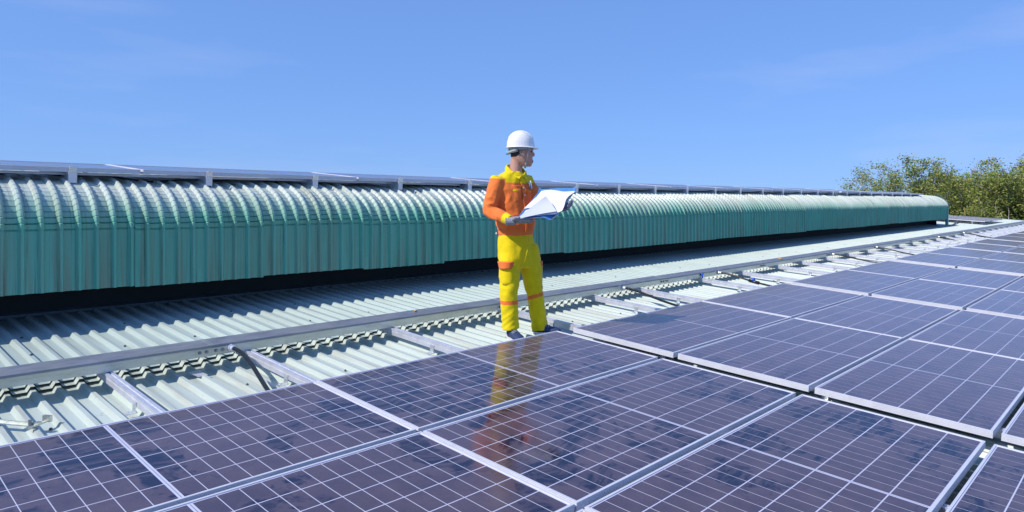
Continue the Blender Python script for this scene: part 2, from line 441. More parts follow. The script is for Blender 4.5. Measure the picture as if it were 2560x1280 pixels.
ring = [arc_pt(A_END*k/10, 0.035) for k in range(11)]
tm.add([Vector((x, y, z+zb(x))) for x in (xe-0.04, xe+0.05) for y, z in ring], [(k, k+1, 11+k+1, 11+k) for k in range(10)])
to = tm.build('corner_trim', M['trim'], mon); to.matrix_parent_inverse = mon_inv

# ------------------------------------------------------------------ solar panels
PL, PW, PG = 1.956, 0.961, 0.0386
FH, LIP = 0.038, 0.011
def rect(x0, y0, x1, y1, z): return [Vector((x0,y0,z)), Vector((x1,y0,z)), Vector((x1,y1,z)), Vector((x0,y1,z))]
def frame_me():
    # hollow rim: ribbed outer face, top lip, inner lip edge
    mb = MB(); hx, hy = PL/2, PW/2
    prof = [(LIP, -0.0045), (LIP, 0.0), (0.0006, 0.0), (0.0, -0.0006)]
    ng = 5
    for k in range(ng):
        z0 = -0.004 - k*(FH-0.006)/ng
        prof += [(0.0, z0-0.001), (0.0011, z0-0.0018), (0.0011, z0-0.0030), (0.0, z0-0.0038)]
    prof += [(0.0, -FH), (0.028, -FH), (0.028, -FH+0.0015)]
    rings = []
    for ins, z in prof:
        rings.append(rect(-hx+ins, -hy+ins, hx-ins, hy-ins, z))
    mb.rings(rings, cap=False)
    mb.f = [q[::-1] for q in mb.f]
    return mb.me('frame')
def cell_layout():
    out = []; mx = 0.018; my = 0.015
    halfgap = 0.016
    cw = (PL/2 - mx - halfgap/2)/12.0; ch = (PW - 2*my)/6.0
    g = 0.0034; gy = 0.0062
    for side in (-1, 1):
        for i in range(12):
            for j in range(6):
                x0 = (halfgap/2 + i*cw + g/2); x1 = x0 + cw - g
                if side < 0: x0, x1 = -x1, -x0
                y0 = -PW/2 + my + j*ch + gy/2; y1 = y0 + ch - gy
                out.append((x0, y0, x1, y1))
    return out
CELLS = cell_layout()
ZS, ZCELL = -0.0040, -0.0034
frame_mesh = frame_me(); frame_mesh.materials.append(M['frame'])
hx, hy = PL/2-LIP+0.002, PW/2-LIP+0.002
sheet_m = mesh('backsheet', rect(-hx, -hy, hx, hy, ZS), [(0,1,2,3)]); sheet_m.materials.append(M['sheet'])
cb = MB()
for c in CELLS: cb.add(rect(*c, ZCELL), [(0,1,2,3)])
cells_m = cb.me('cells'); cells_m.materials.append(M['cell'])
c0 = CELLS[0]; one = MB().add(rect(-(c0[2]-c0[0])/2, -(c0[3]-c0[1])/2, (c0[2]-c0[0])/2, (c0[3]-c0[1])/2, 0), [(0,1,2,3)]).me('solar_cell'); one.materials.append(M['cell'])
rb = MB().box((-0.0009, -PW/2+0.02, 0), (0.0009, PW/2-0.02, 0.0004)).me('divider_ribbon'); rb.materials.append(M['steel'])
under_m = mesh('back_cover', rect(-hx, -hy, hx, hy, -0.012), [(3,2,1,0)]); under_m.materials.append(M['frame'])
def panel(loc, rot, label, group, cells_single=False, detail=True):
    e = empty('solar_panel', loc, rot, label, 'solar panel', group)
    link('frame', frame_mesh, None, e); link('backsheet', sheet_m, None, e); link('back_cover', under_m, None, e)
    if cells_single:
        for c in CELLS:
            o = link('solar_cell', one, None, e); o.location = ((c[0]+c[2])/2, (c[1]+c[3])/2, ZCELL)
    else:
        o = link('cells', cells_m, None, e); o['kind'] = 'stuff'
    o = link('divider_ribbon', rb, None, e); o.location = (0, 0, ZS+0.0005)
    return e
ordn = ['zeroth', 'first', 'second', 'third', 'fourth', 'fifth', 'sixth', 'seventh', 'eighth', 'ninth', 'tenth', 'eleventh', 'twelfth', 'thirteenth', 'fourteenth', 'fifteenth', 'sixteenth', 'seventeenth', 'eighteenth', 'nineteenth', 'twentieth', 'twenty-first', 'twenty-second', 'twenty-third', 'twenty-fourth', 'twenty-fifth', 'twenty-sixth', 'twenty-seventh', 'twenty-eighth', 'twenty-ninth', 'thirtieth', 'thirty-first', 'thirty-second', 'thirty-third', 'thirty-fourth', 'thirty-fifth', 'thirty-sixth', 'thirty-seventh', 'thirty-eighth', 'thirty-ninth', 'fortieth']
GA, GB = 0.012, 0.191
cols = []          # left edge of each column of panels
x = -(2*PL + 1.5*GA) + 0.0
cols = [-2*PL-1.5*GA, -PL-GA/2, GA/2]
xb = GA/2 + PL + GB
blocks = [2]*12
for ib, nb in enumerate(blocks):
    for k in range(nb):
        cols.append(xb); xb += PL + (GA if k < nb-1 else 0)
    xb += 0.34 if ib == 1 else GB
    if xb > 33.5: break
PANELS = []
rnd = random.Random(5)
for ci, x0 in enumerate(cols):
    for row in range(6):
        tt = -row*(PW+PG); xc = x0+PL/2; tcn = tt-PW/2
        cs = [RW(x0+a*PL, tt-b*PW, 0) for a in (0, .5, 1) for b in (0, .5, 1)]
        if not in_frame(cs, 20): continue
        PANELS.append((ci, row, xc, tcn))
seen_cols = sorted({p[0] for p in PANELS})
for ci, row, xc, tcn in PANELS:
    k = ci-2
    where = ('directly in front of the worker' if k == 0 else ('left of the worker, %s column' % ordn[-k]) if k < 0 else '%s column right of the worker' % ordn[k])
    label = 'dark solar panel in %s row below cable tray, %s' % (ordn[row+1], where)
    panel(RW(xc, tcn, rnd.uniform(-0.002, 0.002)), (SL + rnd.uniform(-0.0015, 0.0015), -math.atan(zbs(xc)) + rnd.uniform(-0.0012, 0.0012), 0), label,
          'solar panels in rows on the roof slope', cells_single=(ci == 2 and row in (0, 1)))

# ------------------------------------------------------------------ mounting rails with clamps and feet
RH = 0.050
rails = [-1.80, -0.72, 0.05, 1.13, 2.37, 3.56, 4.38, 5.72, 6.81, 7.95, 8.85, 9.90, 11.0, 12.05]
while rails[-1] < 33.5: rails.append(rails[-1]+1.055)
T_RAIL = 1.13
def rail_me():
    # extruded section with side slots
    w, h = 0.021, RH
    sec = [(-w, -h), (w, -h), (w, -h*0.62), (w-0.003, -h*0.60), (w-0.003, -h*0.52), (w, -h*0.50), (w, 0), (0.006, 0), (0.006, -0.007), (-0.006, -0.007), (-0.006, 0), (-w, 0), (-w, -h*0.30), (-w+0.003, -h*0.32), (-w+0.003, -h*0.40), (-w, -h*0.42)]
    n = len(sec); t0, t1 = -6.2, T_RAIL
    v = [Vector((x, t, h)) for t in (t0, t1) for x, h in sec]
    f = [(k, n+k, n+(k+1) % n, (k+1) % n) for k in range(n)] + [tuple(range(n)), tuple(n+k for k in range(n))[::-1]]
    return MB().add(v, f).me('rail')
rail_m = rail_me(); rail_m.materials.append(M['alu'])
def foot_me():
    mb = MB(); mb.box((-0.026, -0.020, -0.003), (0.026, 0.020, 0.003)); mb.box((0.012, -0.020, 0.003), (0.018, 0.020, 0.058)); mb.tube([(-0.008, 0, 0.003), (-0.008, 0, 0.010)], 0.008, 6)
    return mb.me('foot')
foot_m = foot_me(); foot_m.materials.append(M['clamp'])
def mid_me_():
    mb = MB(); mb.box((-0.024, -0.028, 0.0005), (0.024, 0.028, 0.0045)); mb.box((-0.020, -0.0165, -0.03), (0.020, -0.0145, 0.0005)); mb.box((-0.020, 0.0145, -0.03), (0.020, 0.0165, 0.0005)); mb.tube([(0, 0, 0.0045), (0, 0, 0.012)], 0.007, 6)
    return mb.me('clamp')
clamp_m = mid_me_(); clamp_m.materials.append(M['clamp'])
def end_me_():
    mb = MB(); mb.box((-0.022, -0.010, 0.0005), (0.022, 0.016, 0.004)); mb.box((-0.020, 0.002, -0.038), (0.020, 0.006, 0.0005)); mb.tube([(0, 0.009, 0.004), (0, 0.009, 0.011)], 0.006, 6)
    return mb.me('end_clamp')
endc_m = end_me_(); endc_m.materials.append(M['clamp'])
vis_r = 0
for i, x in enumerate(rails):
    n_ = i
    lab = ('bare aluminium mounting rail reaching the cable tray, %s from the left' % ordn[i]) if i else 'aluminium mounting rail at the far left, mostly under panels'
    e = empty('mounting_rail', RW(x, 0, -FH-0.001), (SL, -math.atan(zbs(x)), 0), lab, 'mounting rail', 'mounting rails under the panels')
    link('rail', rail_m, None, e)
    for t in (0.42, -0.75, -2.0):
        o = link('foot', foot_m, None, e); o.location = (-0.040, t + 0.02*math.sin(i*2.3), -RH-0.031)
    if in_frame([RW(x, 0, 0)], 0):
        o = link('end_clamp', endc_m, None, e); o.location = (0, 0.006, FH+0.001)
    for row in range(1, 6):
        t = -row*(PW+PG)+PG/2
        inside = any(c-0.0 <= x <= c+PL for c in cols)
        if inside and in_frame([RW(x, t, 0)], 0):
            o = link('clamp', clamp_m, None, e); o.location = (0, t, FH+0.001)

# ------------------------------------------------------------------ galvanised cable tray in sections
T0, T1, HB, HT = 0.985, 1.158, -0.037, 0.030
joints = [-5.2, -2.75, -0.17, 2.32, 4.88, 7.48]
while joints[-1] < 32: joints.append(joints[-1]+2.56)
def tray_section(i, xa, xb_):
    lab = 'galvanised cable tray section, %s from the left along the roof' % ordn[i+1]
    e = empty('cable_tray', RW((xa+xb_)/2, (T0+T1)/2, HB), label=lab, cat='cable tray', group='cable tray sections joined in a line')
    inv = Matrix.Translation(e.location).inverted()
    dj = 0.004*math.sin(i*3.7); dh = 0.003*math.cos(i*2.1)
    W = lambda p: RW(p.x, p.y+dj, p.z+dh)
    mb = MB(); seg = 3
    for k in range(seg):
        x0 = xa+0.0015 + (xb_-xa-0.003)*k/seg; x1 = xa+0.0015+(xb_-xa-0.003)*(k+1)/seg
        mb.add([W(Vector(p)) for p in ((x0,T0,HB),(x1,T0,HB),(x1,T0,HT-0.004),(x0,T0,HT-0.004),(x0,T1,HB),(x1,T1,HB),(x1,T1,HT-0.004),(x0,T1,HT-0.004))], [(0,1,2,3),(5,4,7,6),(0,4,5,1)])
    o = mb.build('trough', M['tray'], e); o.matrix_parent_inverse = inv
    mb = MB()
    mb.box((xa+0.001, T0-0.006, HT-0.003), (xb_-0.001, T1+0.006, HT), fn=W)
    mb.box((xa+0.001, T0-0.006, HT-0.014), (xb_-0.001, T0-0.004, HT-0.003), fn=W)
    o = mb.build('lid', M['traytop'], e); o.matrix_parent_inverse = inv
    # splice plate with bolts at the right-hand joint
    if xb_ < 18:
        mb = MB(); mb.box((xb_-0.10, T0-0.0022, HB+0.012), (xb_+0.10, T0-0.0006, HT-0.016), fn=W)
        plate = o = mb.build('splice_plate', M['tray'], e); o.matrix_parent_inverse = inv
        for dx in (-0.075, -0.035, 0.02, 0.06):
            mb = MB(); c = W(Vector((xb_+dx, T0-0.0025, (HB+HT)/2-0.004)))
            mb.tube([c, c+Vector((0, -0.004, 0))], 0.011, 8); mb.tube([c+Vector((0,-0.004,0)), c+Vector((0,-0.012,0))], 0.0065, 6)
            mb.build('bolt', M['steel'], plate)
        mb = MB(); mb.box((xb_-0.012, T0-0.007, HT+0.0006), (xb_+0.012, T1+0.007, HT+0.0022), fn=W)
        o = mb.build('joint_cover', M['tray'], e); o.matrix_parent_inverse = inv
for i in range(len(joints)-1): tray_section(i, joints[i], joints[i+1])

# ------------------------------------------------------------------ black conduits from tray to panels
def bez(a, b, c, d, n=14):
    a, b, c, d = map(Vector, (a, b, c, d)); out = []
    for k in range(n+1):
        t = k/n; out.append(a*(1-t)**3 + b*3*t*(1-t)**2 + c*3*t*t*(1-t) + d*t**3)
    return out
def conduit(x0, x1, label, rad=0.0125, blue=False, t_end=-0.02, sag=0.0):
    p0 = RW(x0, T0-0.004, -0.004)
    e = empty('conduit', p0, label=label, cat='conduit', group='black conduits between tray and panels')
    inv = Matrix.Translation(p0).inverted()
    pts = bez(RW(x0, T0-0.02, -0.004), RW(x0+0.02, T0-0.22, 0.01), RW((x0+x1)/2+0.05, 0.52, -0.085+sag), RW(x1, t_end, -0.075))
    mb = MB(); mb.tube(pts, rad, 12); o = mb.build('hose', M['black'], e, smooth=True); o.matrix_parent_inverse = inv
    mb = MB(); a, b = RW(x0, T0-0.002, -0.004), RW(x0, T0-0.022, -0.004); c = RW(x0+0.002, T0-0.05, -0.003)
    mb.tube([a, b], rad*1.9, 8); mb.tube([b, c], rad*1.45, 12)
    o = mb.build('gland', M['alu'], e); o.matrix_parent_inverse = inv
    if blue:
        q = pts[9]; d = (pts[10]-pts[9]).normalized()
        mb = MB(); mb.ell(q+Vector((0.0, 0.0, 0.03)), (0.03, 0.022, 0.026), 10, 6); mb.tube([q+Vector((0,0,0.01)), q+Vector((0,0,0.03))], 0.012, 8)
        o = mb.build('plug_cap', M['blueplug'], e, smooth=True); o.matrix_parent_inverse = inv
        mb = MB(); mb.tube([q-d*0.07, q+d*0.08], rad*1.8, 10); o = mb.build('connector', M['black'], e, smooth=True); o.matrix_parent_inverse = inv
conduit(-0.06, -0.22, 'thick black conduit curving from tray onto panel left of the worker')
conduit(4.05, 3.95, 'black conduit from tray just right of the worker')
conduit(6.15, 6.10, 'black cable with blue plug hanging from the tray', 0.012, blue=True)
conduit(10.2, 10.3, 'black conduit from tray, third to the right of the worker', 0.013)
conduit(12.6, 12.5, 'black conduit from tray, fourth to the right of the worker', 0.013)
conduit(17.6, 17.2, 'black conduit from tray, fifth to the right of the worker', 0.013)
conduit(20.5, 20.3, 'black conduit from tray, nearest the far end of roof', 0.014)
# separate blue plug clipped to the tray face
p = RW(5.72, T0-0.012, 0.006); mb = MB(); mb.ell((0,0,0), (0.022,0.016,0.022), 10, 6); mb.tube([(0.0,0.02,0),(0,0,0)], 0.010, 8); mb.tube([(0,0,-0.01),(0.01,0,-0.045)], 0.008, 8)
o = mb.build('plug', M['blueplug'], smooth=True); o.location = p; tag(o, 'small blue plug on the side of the cable tray', 'plug')

# ------------------------------------------------------------------ panels on top of the monitor
mp_tilt = R(4.9); YP, ZP = 2.93, 1.282
mrails = []
k = 0
mcols = []
x = 0.01 - 3*1.975
while x < 22.8: mcols.append(x); x += PL+0.020 + (0.0 if len(mcols) != 11 else 0.14)
for i, x0 in enumerate(mcols):
    xc = x0+PL/2
    if x0 + PL < -1.2: continue
    far = 0.02 if x0 > 16 else 0.0
    e = empty('solar_panel', (xc, YP + PW/2*math.cos(mp_tilt), ZP + PW/2*math.sin(mp_tilt) + zb(xc) - far), (mp_tilt, -math.atan(zbs(xc)), 0),
              'solar panel edge on top of the teal monitor, %s from the left' % ordn[i-1], 'solar panel', 'solar panels on top of the monitor')
    link('frame', frame_mesh, None, e); link('backsheet', sheet_m, None, e); link('back_cover', under_m, None, e)
    o = link('cells', cells_m, None, e); o['kind'] = 'stuff'
ymr0 = YP-0.02
def mrail_me():
    mb = MB(); mb.box((-0.026, 0, -0.085), (0.026, 1.15, 0)); mb.box((0.03, 0.03, -0.135), (0.036, 0.075, -0.01)); mb.box((-0.03, 0.02, -0.138), (0.036, 0.08, -0.132)); return mb.me('rail')
mrm = mrail_me(); mrm.materials.append(M['alu'])
mci = MB(); mci.box((-0.022, -0.012, 0.0), (0.022, 0.012, 0.045)); mci.tube([(0, -0.004, 0.045), (0, -0.004, 0.056)], 0.007, 6); mcm = mci.me('end_clamp'); mcm.materials.append(M['clamp'])
x = -0.47; i = 0
while x < 23.4:
    i += 1
    z = ZP - FH*math.cos(mp_tilt) - 0.001 + zb(x) - (0.02 if x > 16 else 0)
    e = empty('mounting_rail', (x, ymr0, z), (mp_tilt, 0, 0), 'short rail end under the monitor panels, %s from the left' % ordn[i], 'mounting rail', 'rail ends under monitor panels')
    link('rail', mrm, None, e); o = link('end_clamp', mcm, None, e); o.location = (0, 0.0, 0.0)
    x += 0.988
# long purlin strip below the panels
pm = MB()
for (xa, xb2) in ((-5, 4), (4, 13), (13, 23.4)):
    pm.box((xa, 3.03, 1.222), (xb2-0.004, 3.06, 1.243), fn=lambda p: Vector((p.x, p.y, p.z+zb(p.x))))
o = pm.build('purlin', M['alu']); tag(o, 'pale metal strip running under the panels on the monitor', 'purlin')
cabs = [( -0.9, 1.2), (0.9, 3.4), (3.0, 6.5)]
for j, (xa, xb2) in enumerate(cabs):
    pts = []
    for k in range(25):
        u = k/24; xx = xa+(xb2-xa)*u
        pts.append(Vector((xx, 3.12+0.03*math.sin(7*u+j), 1.215 + 0.018*math.sin(9*u+2*j) + 0.01*math.sin(23*u+j) + zb(xx))))
    pts.append(pts[-1]+Vector((0.04, -0.14, 0.05)))
    mb = MB(); mb.tube(pts, 0.008, 6); o = mb.build('cable', M['black'], smooth=True)
    tag(o, ('loose black cable under monitor panels, leftmost', 'loose black cable under monitor panels behind the worker side, middle one', 'loose black cable under monitor panels right of worker')[j], 'cable', 'cables under the monitor panels')

# ------------------------------------------------------------------ far group of panels past the monitor end
Q1 = at_(2462, 553, 27.0); Q3 = at_(2494, 546.0, 31.3)
ex = (Q3-Q1); ex.y *= 0.15; ex.normalize(); ey = Vector((0, CS, SN)); ey = (ey - ex*ey.dot(ex)).normalized(); ez = ex.cross(ey)
fm = Matrix((ex, ey, ez)).transposed()
for a in range(4):
    for b in range(3):
        c = Q1 + ex*(PW/2 + a*(PW+0.10)) + ey*(PL/2 + b*(PL+0.02))
        e = empty('solar_panel', c, (fm @ Matrix.Rotation(R(90), 3, 'Z')).to_euler(), 'far solar panel past the monitor end, %s strip back, %s column' % (ordn[a+1], ('right', 'middle', 'left')[b]), 'solar panel', 'far panels beyond the monitor')
        link('frame', frame_mesh, None, e); link('backsheet', sheet_m, None, e); link('back_cover', under_m, None, e)
        o = link('cells', cells_m, None, e); o['kind'] = 'stuff'
for a in range(4):
    r0 = Q1 + ey*(0.45+a*1.35) - ez*(FH+0.002); x0 = 0.02
    e = empty('mounting_rail', r0, label='low support rail under the far panels, %s from the right' % ordn[a+1], cat='mounting rail', group='rails under the far panels')
    inv = Matrix.Translation(e.location).inverted()
    mb = MB(); mb.box((0.02, -0.02, -0.045), (4.2, 0.02, 0), fn=lambda p: r0 + ex*p.x + ey*p.y + ez*p.z)
    o = mb.build('rail', M['alu'], e); o.matrix_parent_inverse = inv
    for xq in (0.1, 2.1, 4.1):
        q = r0 + ex*xq - ez*0.045; zr_ = q.y*math.tan(SL) + (H_UP+0.02)/CS + zb(q.x)
        mb = MB(); mb.box((q.x-0.02, q.y-0.02, min(zr_, q.z-0.02)), (q.x+0.02, q.y+0.02, q.z+0.004))
        o = mb.build('leg', M['alu'], e); o.matrix_parent_inverse = inv
hp = bez((MXE+0.05, YF+0.02, zroof(YF)+zb(25)+0.10), (MXE+0.1, YF-0.05, zroof(YF)+zb(25)-0.02), RW(MXE+1.2, 2.5, H_UP+0.06), RW(MXE+3.6, 3.0, H_UP+0.12))
mb = MB(); mb.tube(hp, 0.028, 8); o = mb.build('drain_hose', M['black'], smooth=True); tag(o, 'black hose on the roof at the far monitor corner', 'hose')

# ------------------------------------------------------------------ the worker
KP = 5.575
PU, PV = 1318.0, 843.0
FWD = Vector((math.sin(YAW), math.cos(YAW), 0)); RGT = Vector((math.cos(YAW), -math.sin(YAW), 0))
def at(u, v, k): return CAMPOS + (FWD + RGT*((u-PCX)/F) - Vector((0,0,1))*((v-PCY)/F))*k
PORG = at(PU, PV, KP)
def U(u, v, y=0.0):                            # photo pixel + depth offset -> the worker's own frame (x right, y away, z up)
    k = KP+y
    return Vector(((u-PCX)/F*k - (PU-PCX)/F*KP, y, -(v-PCY)/F*k + (PV-PCY)/F*KP))
person = empty('person', PORG, (0, 0, -YAW), 'worker in orange and yellow uniform and white helmet holding an open folder', 'person')
LAT = Vector((0.71, 0.704, 0)); FRT = Vector((0.704, -0.71, 0))     # his right-to-left axis and the way his chest faces
HF = Vector((0.985, 0.17, 0)).normalized(); HL = Vector((-HF.y, HF.x, 0))   # where his face points, and across the head

def fuse(mb, name, voxel, smooth=6, fac=0.5):
    me = mb.me(name+'_tmp'); o = bpy.data.objects.new(name+'_tmp', me); COL.objects.link(o)
    m = o.modifiers.new('r', 'REMESH'); m.mode = 'VOXEL'; m.voxel_size = voxel; m.use_smooth_shade = True
    if smooth:
        s = o.modifiers.new('s', 'SMOOTH'); s.factor = fac; s.iterations = smooth
    dg = bpy.context.evaluated_depsgraph_get()
    out = bpy.data.meshes.new_from_object(o.evaluated_get(dg)); out.name = name
    bpy.data.objects.remove(o); bpy.data.meshes.remove(me)
    out.materials.clear()
    for p in out.polygons: p.use_smooth = True
    return out
def wrinkle(me, fn):
    ns = [v.normal.copy() for v in me.vertices]
    for v, n in zip(me.vertices, ns): v.co = v.co + n*fn(v.co)
    me.update()
def N(p): return mnoise.noise(p)
def ring(c, a, b, A=LAT, B=FRT, n=20, sup=0.85):
    out = []
    for k in range(n):
        q = 2*math.pi*k/n; cx, sx = math.cos(q), math.sin(q)
        out.append(Vector(c) + A*(a*math.copysign(abs(cx)**sup, cx)) + B*(b*math.copysign(abs(sx)**sup, sx)))
    return out

def cloth(name, col, rough=0.75):
    m, n, l, p = new_mat(name)
    f = nz(n, l, 18, 5, 0.6); c = ramp(n, l, f, [(0.3, tuple(x*0.86 for x in col)), (0.7, col)])
    l.new(c, p.inputs['Base Color']); p.inputs['Roughness'].default_value = rough
    p.inputs['Sheen Weight'].default_value = 0.15; p.inputs['Specular IOR Level'].default_value = 0.2
    w = nz(n, l, 900, 2, 0.5); big = nz(n, l, 22, 4, 0.6)
    b1 = n.new('ShaderNodeBump'); b1.inputs['Strength'].default_value = 0.35; b1.inputs['Distance'].default_value = 0.010
    l.new(big, b1.inputs['Height']); b2 = n.new('ShaderNodeBump'); b2.inputs['Strength'].default_value = 0.2; b2.inputs['Distance'].default_value = 0.001
    l.new(w, b2.inputs['Height']); l.new(b1.outputs[0], b2.inputs['Normal']); l.new(b2.outputs[0], p.inputs['Normal'])
    return m
M['orange'] = cloth('orange_cotton', (0.93, 0.215, 0.045))
M['yellow'] = cloth('yellow_cotton', (0.86, 0.66, 0.004))
M['skin'] = simple('skin', (0.52, 0.29, 0.22), 0.5, 0, 0.08, 30)
M['skin'].node_tree.nodes['Principled BSDF'].inputs['Subsurface Weight'].default_value = 0.08
M['hair'] = simple('black_hair', (0.015, 0.012, 0.011), 0.55, 0, 0.2, 80)
M['glove'] = simple('grey_knit_glove', (0.30, 0.30, 0.34), 0.9, 0, 0.45, 170, 0.2, 0.6, 240)
M['helmet'] = simple('white_helmet', (0.84, 0.84, 0.86), 0.22, 0, 0.02, 6)
M['strap'] = simple('grey_strap', (0.32, 0.36, 0.36), 0.7, 0, 0.1, 40)
M['strapw'] = simple('pale_strap_clip', (0.70, 0.72, 0.75), 0.4, 0, 0.05, 40)
M['knob'] = simple('light_blue_knob', (0.10, 0.45, 0.75), 0.4, 0, 0.1, 20)
M['shoe'] = simple('navy_canvas', (0.035, 0.055, 0.14), 0.7, 0, 0.25, 60, 0.3, 0.4, 300)
M['sole'] = simple('white_rubber', (0.75, 0.76, 0.78), 0.5, 0, 0.05, 20)
M['button'] = simple('white_button', (0.75, 0.75, 0.74), 0.35, 0, 0.05, 20)
M['paper'] = simple('white_paper', (0.84, 0.84, 0.85), 0.6, 0, 0.02, 5)
def printed(name, col, ink):
    m, n, l, p = new_mat(name)
    co = n.new('ShaderNodeTexCoord'); b = n.new('ShaderNodeTexBrick'); mpp = n.new('ShaderNodeMapping'); mpp.inputs['Rotation'].default_value = (0, 0, 0.5)
    l.new(co.outputs['Object'], mpp.inputs['Vector']); l.new(mpp.outputs[0], b.inputs['Vector'])
    b.inputs['Scale'].default_value = 9; b.inputs['Mortar Size'].default_value = 0.012; b.inputs['Color1'].default_value = (*col, 1); b.inputs['Color2'].default_value = (*[x*0.97 for x in col], 1); b.inputs['Mortar'].default_value = (*ink, 1)
    b.inputs['Brick Width'].default_value = 0.9; b.inputs['Row Height'].default_value = 0.42
    l.new(b.outputs['Color'], p.inputs['Base Color']); p.inputs['Roughness'].default_value = 0.6; return m
M['paper'] = printed('printed_drawing_paper', (0.80, 0.80, 0.81), (0.62, 0.62, 0.60))
M['paper_shade'] = simple('shade_tinted_drawing_paper', (0.50, 0.54, 0.74), 0.6, 0, 0.04, 7)  # lavender shade of the curled page painted into its colour
M['folder'] = simple('blue_folder_plastic', (0.10, 0.28, 0.62), 0.3, 0, 0.08, 5)
M['eye'] = simple('dark_eye', (0.02, 0.015, 0.012), 0.2, 0, 0.1, 20)
M['lip'] = simple('lips', (0.36, 0.14, 0.12), 0.5, 0, 0.05, 20)

# trousers
SH_R, SH_L = U(1241, 455, -0.125), U(1318, 453, 0.125)
hipR, hipL = U(1277, 612, -0.045), U(1318, 612, 0.045)
knR, knL = U(1271.5, 738, -0.125), U(1337.5, 738, 0.075)
anR, anL = U(1276, 816, -0.117), U(1349, 816, 0.117)
mb = MB()
mb.rings([ring(U(1290, 580), .142, .105), ring(U(1290, 592), .150, .112), ring(U(1291, 615), .160, .120), ring(U(1294, 645), .168, .122), ring(U(1299, 668), .150, .105)])
for hp_, kn, an, s in ((hipR, knR, anR, -1), (hipL, knL, anL, 1)):
    pts = [hp_, hp_.lerp(kn, .33), hp_.lerp(kn, .68), kn, kn.lerp(an, .35), kn.lerp(an, .75), an, an + (an-kn)*0.08]
    rd = [.088, .092, .081, .071, .070, .069, .070, .071]
    mb.tube(pts, rd, 18)
tr = fuse(mb, 'trousers', 0.008, 5)
def fold_(p, fx_, fz_, sh, amp, seed):
    # sharp-crested diagonal folds
    q = Vector((p.x*fx_ + seed, p.y*fx_, (p.z + sh*p.x)*fz_)); v_ = N(q); return amp*((1-abs(v_)*2.2)-0.45)
def tw(p):
    d = 0.004*N(Vector((p.x*14, p.y*14, p.z*12)))
    for kn, an, sh in ((knR, anR, 0.7), (knL, anL, -0.9)):
        w = max(0, 1-abs(p.z-kn.z-0.02)/0.20)
        if (p-kn).length < 0.26: d += w*fold_(p, 9, 17, sh, 0.007, 3)
        w = max(0, 1-(p-an).length/0.24); d += w*fold_(p, 8, 19, -sh, 0.011, 8)
    if p.z > U(0, 690).z: d += fold_(p, 15, 5, 1.2, 0.005, 1)
    return d
wrinkle(tr, tw)
tr.materials.append(M['yellow']); tr.materials.append(M['orange'])
midx = (knR.x+knL.x)/2
for p in tr.polygons:
    c = p.center
    if (c-knR).length < (c-knL).length: zc = U(0, 749).z + 0.04*(c.x-knR.x)*0
    else: zc = U(0, 739, .07).z + 0.30*(c.x-knL.x)
    if abs(c.z-zc) < 0.0165: p.material_index = 1
tro = link('trousers', tr, None, person)
# cargo pockets: pouch + orange flap
def patch(c, ax, ay, nrm, w, h, dep, mat, name, parent, taper=0.0, bow=0.35, seg=6):
    mb = MB(); rows = []
    for j in range(seg+1):
        v = j/seg - .5
        r = []
        for i in range(seg+1):
            u = i/seg - .5
            d = dep*(1 - bow*(2*u)**2) + 0.004*N(Vector((u*5+c.x*9, v*5, 3)))
            r.append(c + ax*(u*w*(1-taper*v)) + ay*(v*h) + nrm*(d - 0.55*w*u*u*1.6))
        rows.append(r)
    v = [p for r in rows for p in r]; n = seg+1; f = [(j*n+i, j*n+i+1, (j+1)*n+i+1, (j+1)*n+i) for j in range(seg) for i in range(seg)]
    b = len(v); v += [p - nrm*0.03 for p in v[:b]]
    edge = [i for i in range(n)] + [j*n+seg for j in range(1, n)] + [seg*n+i for i in range(seg-1, -1, -1)] + [j*n for j in range(seg-1, 0, -1)]
    for k in range(len(edge)):
        a, c2 = edge[k], edge[(k+1) % len(edge)]
        f.append((a, b+a, b+c2, c2))
    return mb.add(v, f).build(name, mat, parent, smooth=True)
ZU = Vector((0, 0, 1))
for sgn, cu, cv, cy, nrm in ((-1, 1264, 689, -0.160, Vector((-0.45, -0.89, 0))), (1, 1354, 685, 0.090, Vector((0.95, 0.3, 0)))):
    nrm = nrm.normalized(); ax = ZU.cross(nrm).normalized()
    c = U(cu, cv, cy)
    po = patch(c, ax, ZU, nrm, 0.118 if sgn < 0 else 0.10, 0.150, 0.020 if sgn < 0 else 0.006, M['yellow'], 'cargo_pocket', person, -0.05)
    patch(U(cu-1, cv-26, cy)+nrm*(0.012 if sgn < 0 else 0.002), ax, ZU, nrm, 0.130 if sgn < 0 else 0.10, 0.058 if sgn < 0 else 0.045, 0.024 if sgn < 0 else 0.008, M['orange'], 'pocket_flap', person, -0.22, 0.15)
# belt loop / fly details
fly = MB(); fly.tube([U(1322, 590, -0.115), U(1319, 625, -0.13), U(1312, 655, -0.125)], 0.004, 6); fly.build('fly_seam', M['yellow'], person, smooth=True)

# jacket
FA, FB, FC, FD = U(1290, 550, -0.365), U(1395, 541, -0.425), U(1442, 473, -0.18), U(1350, 477, -0.10)
fx = (FB-FA); fy = (FD-FA); fn_ = fx.cross(fy).normalized()
if fn_.z < 0: fn_ = -fn_
elR, wrR = U(1222, 528, -0.185), U(1276, 551, -0.300)
elL = U(1350, 524, 0.0); wrL = FB.lerp(FC, 0.46) - fx.normalized()*0.098 - fn_*0.040
mb = MB()
cT = lambda u, v: U(u, v, 0)
mb.rings([ring(cT(1290, 588), .150, .113), ring(cT(1290, 574), .154, .117), ring(cT(1289, 560), .168, .130), ring(cT(1287, 530), .170, .128), ring(cT(1284, 500), .174, .124),
          ring(cT(1282, 475), .176, .116), ring(cT(1281, 458), .172, .104), ring(cT(1282, 446), .160, .094), ring(cT(1284, 437), .122, .080), ring(cT(1286, 428), .066, .060)])
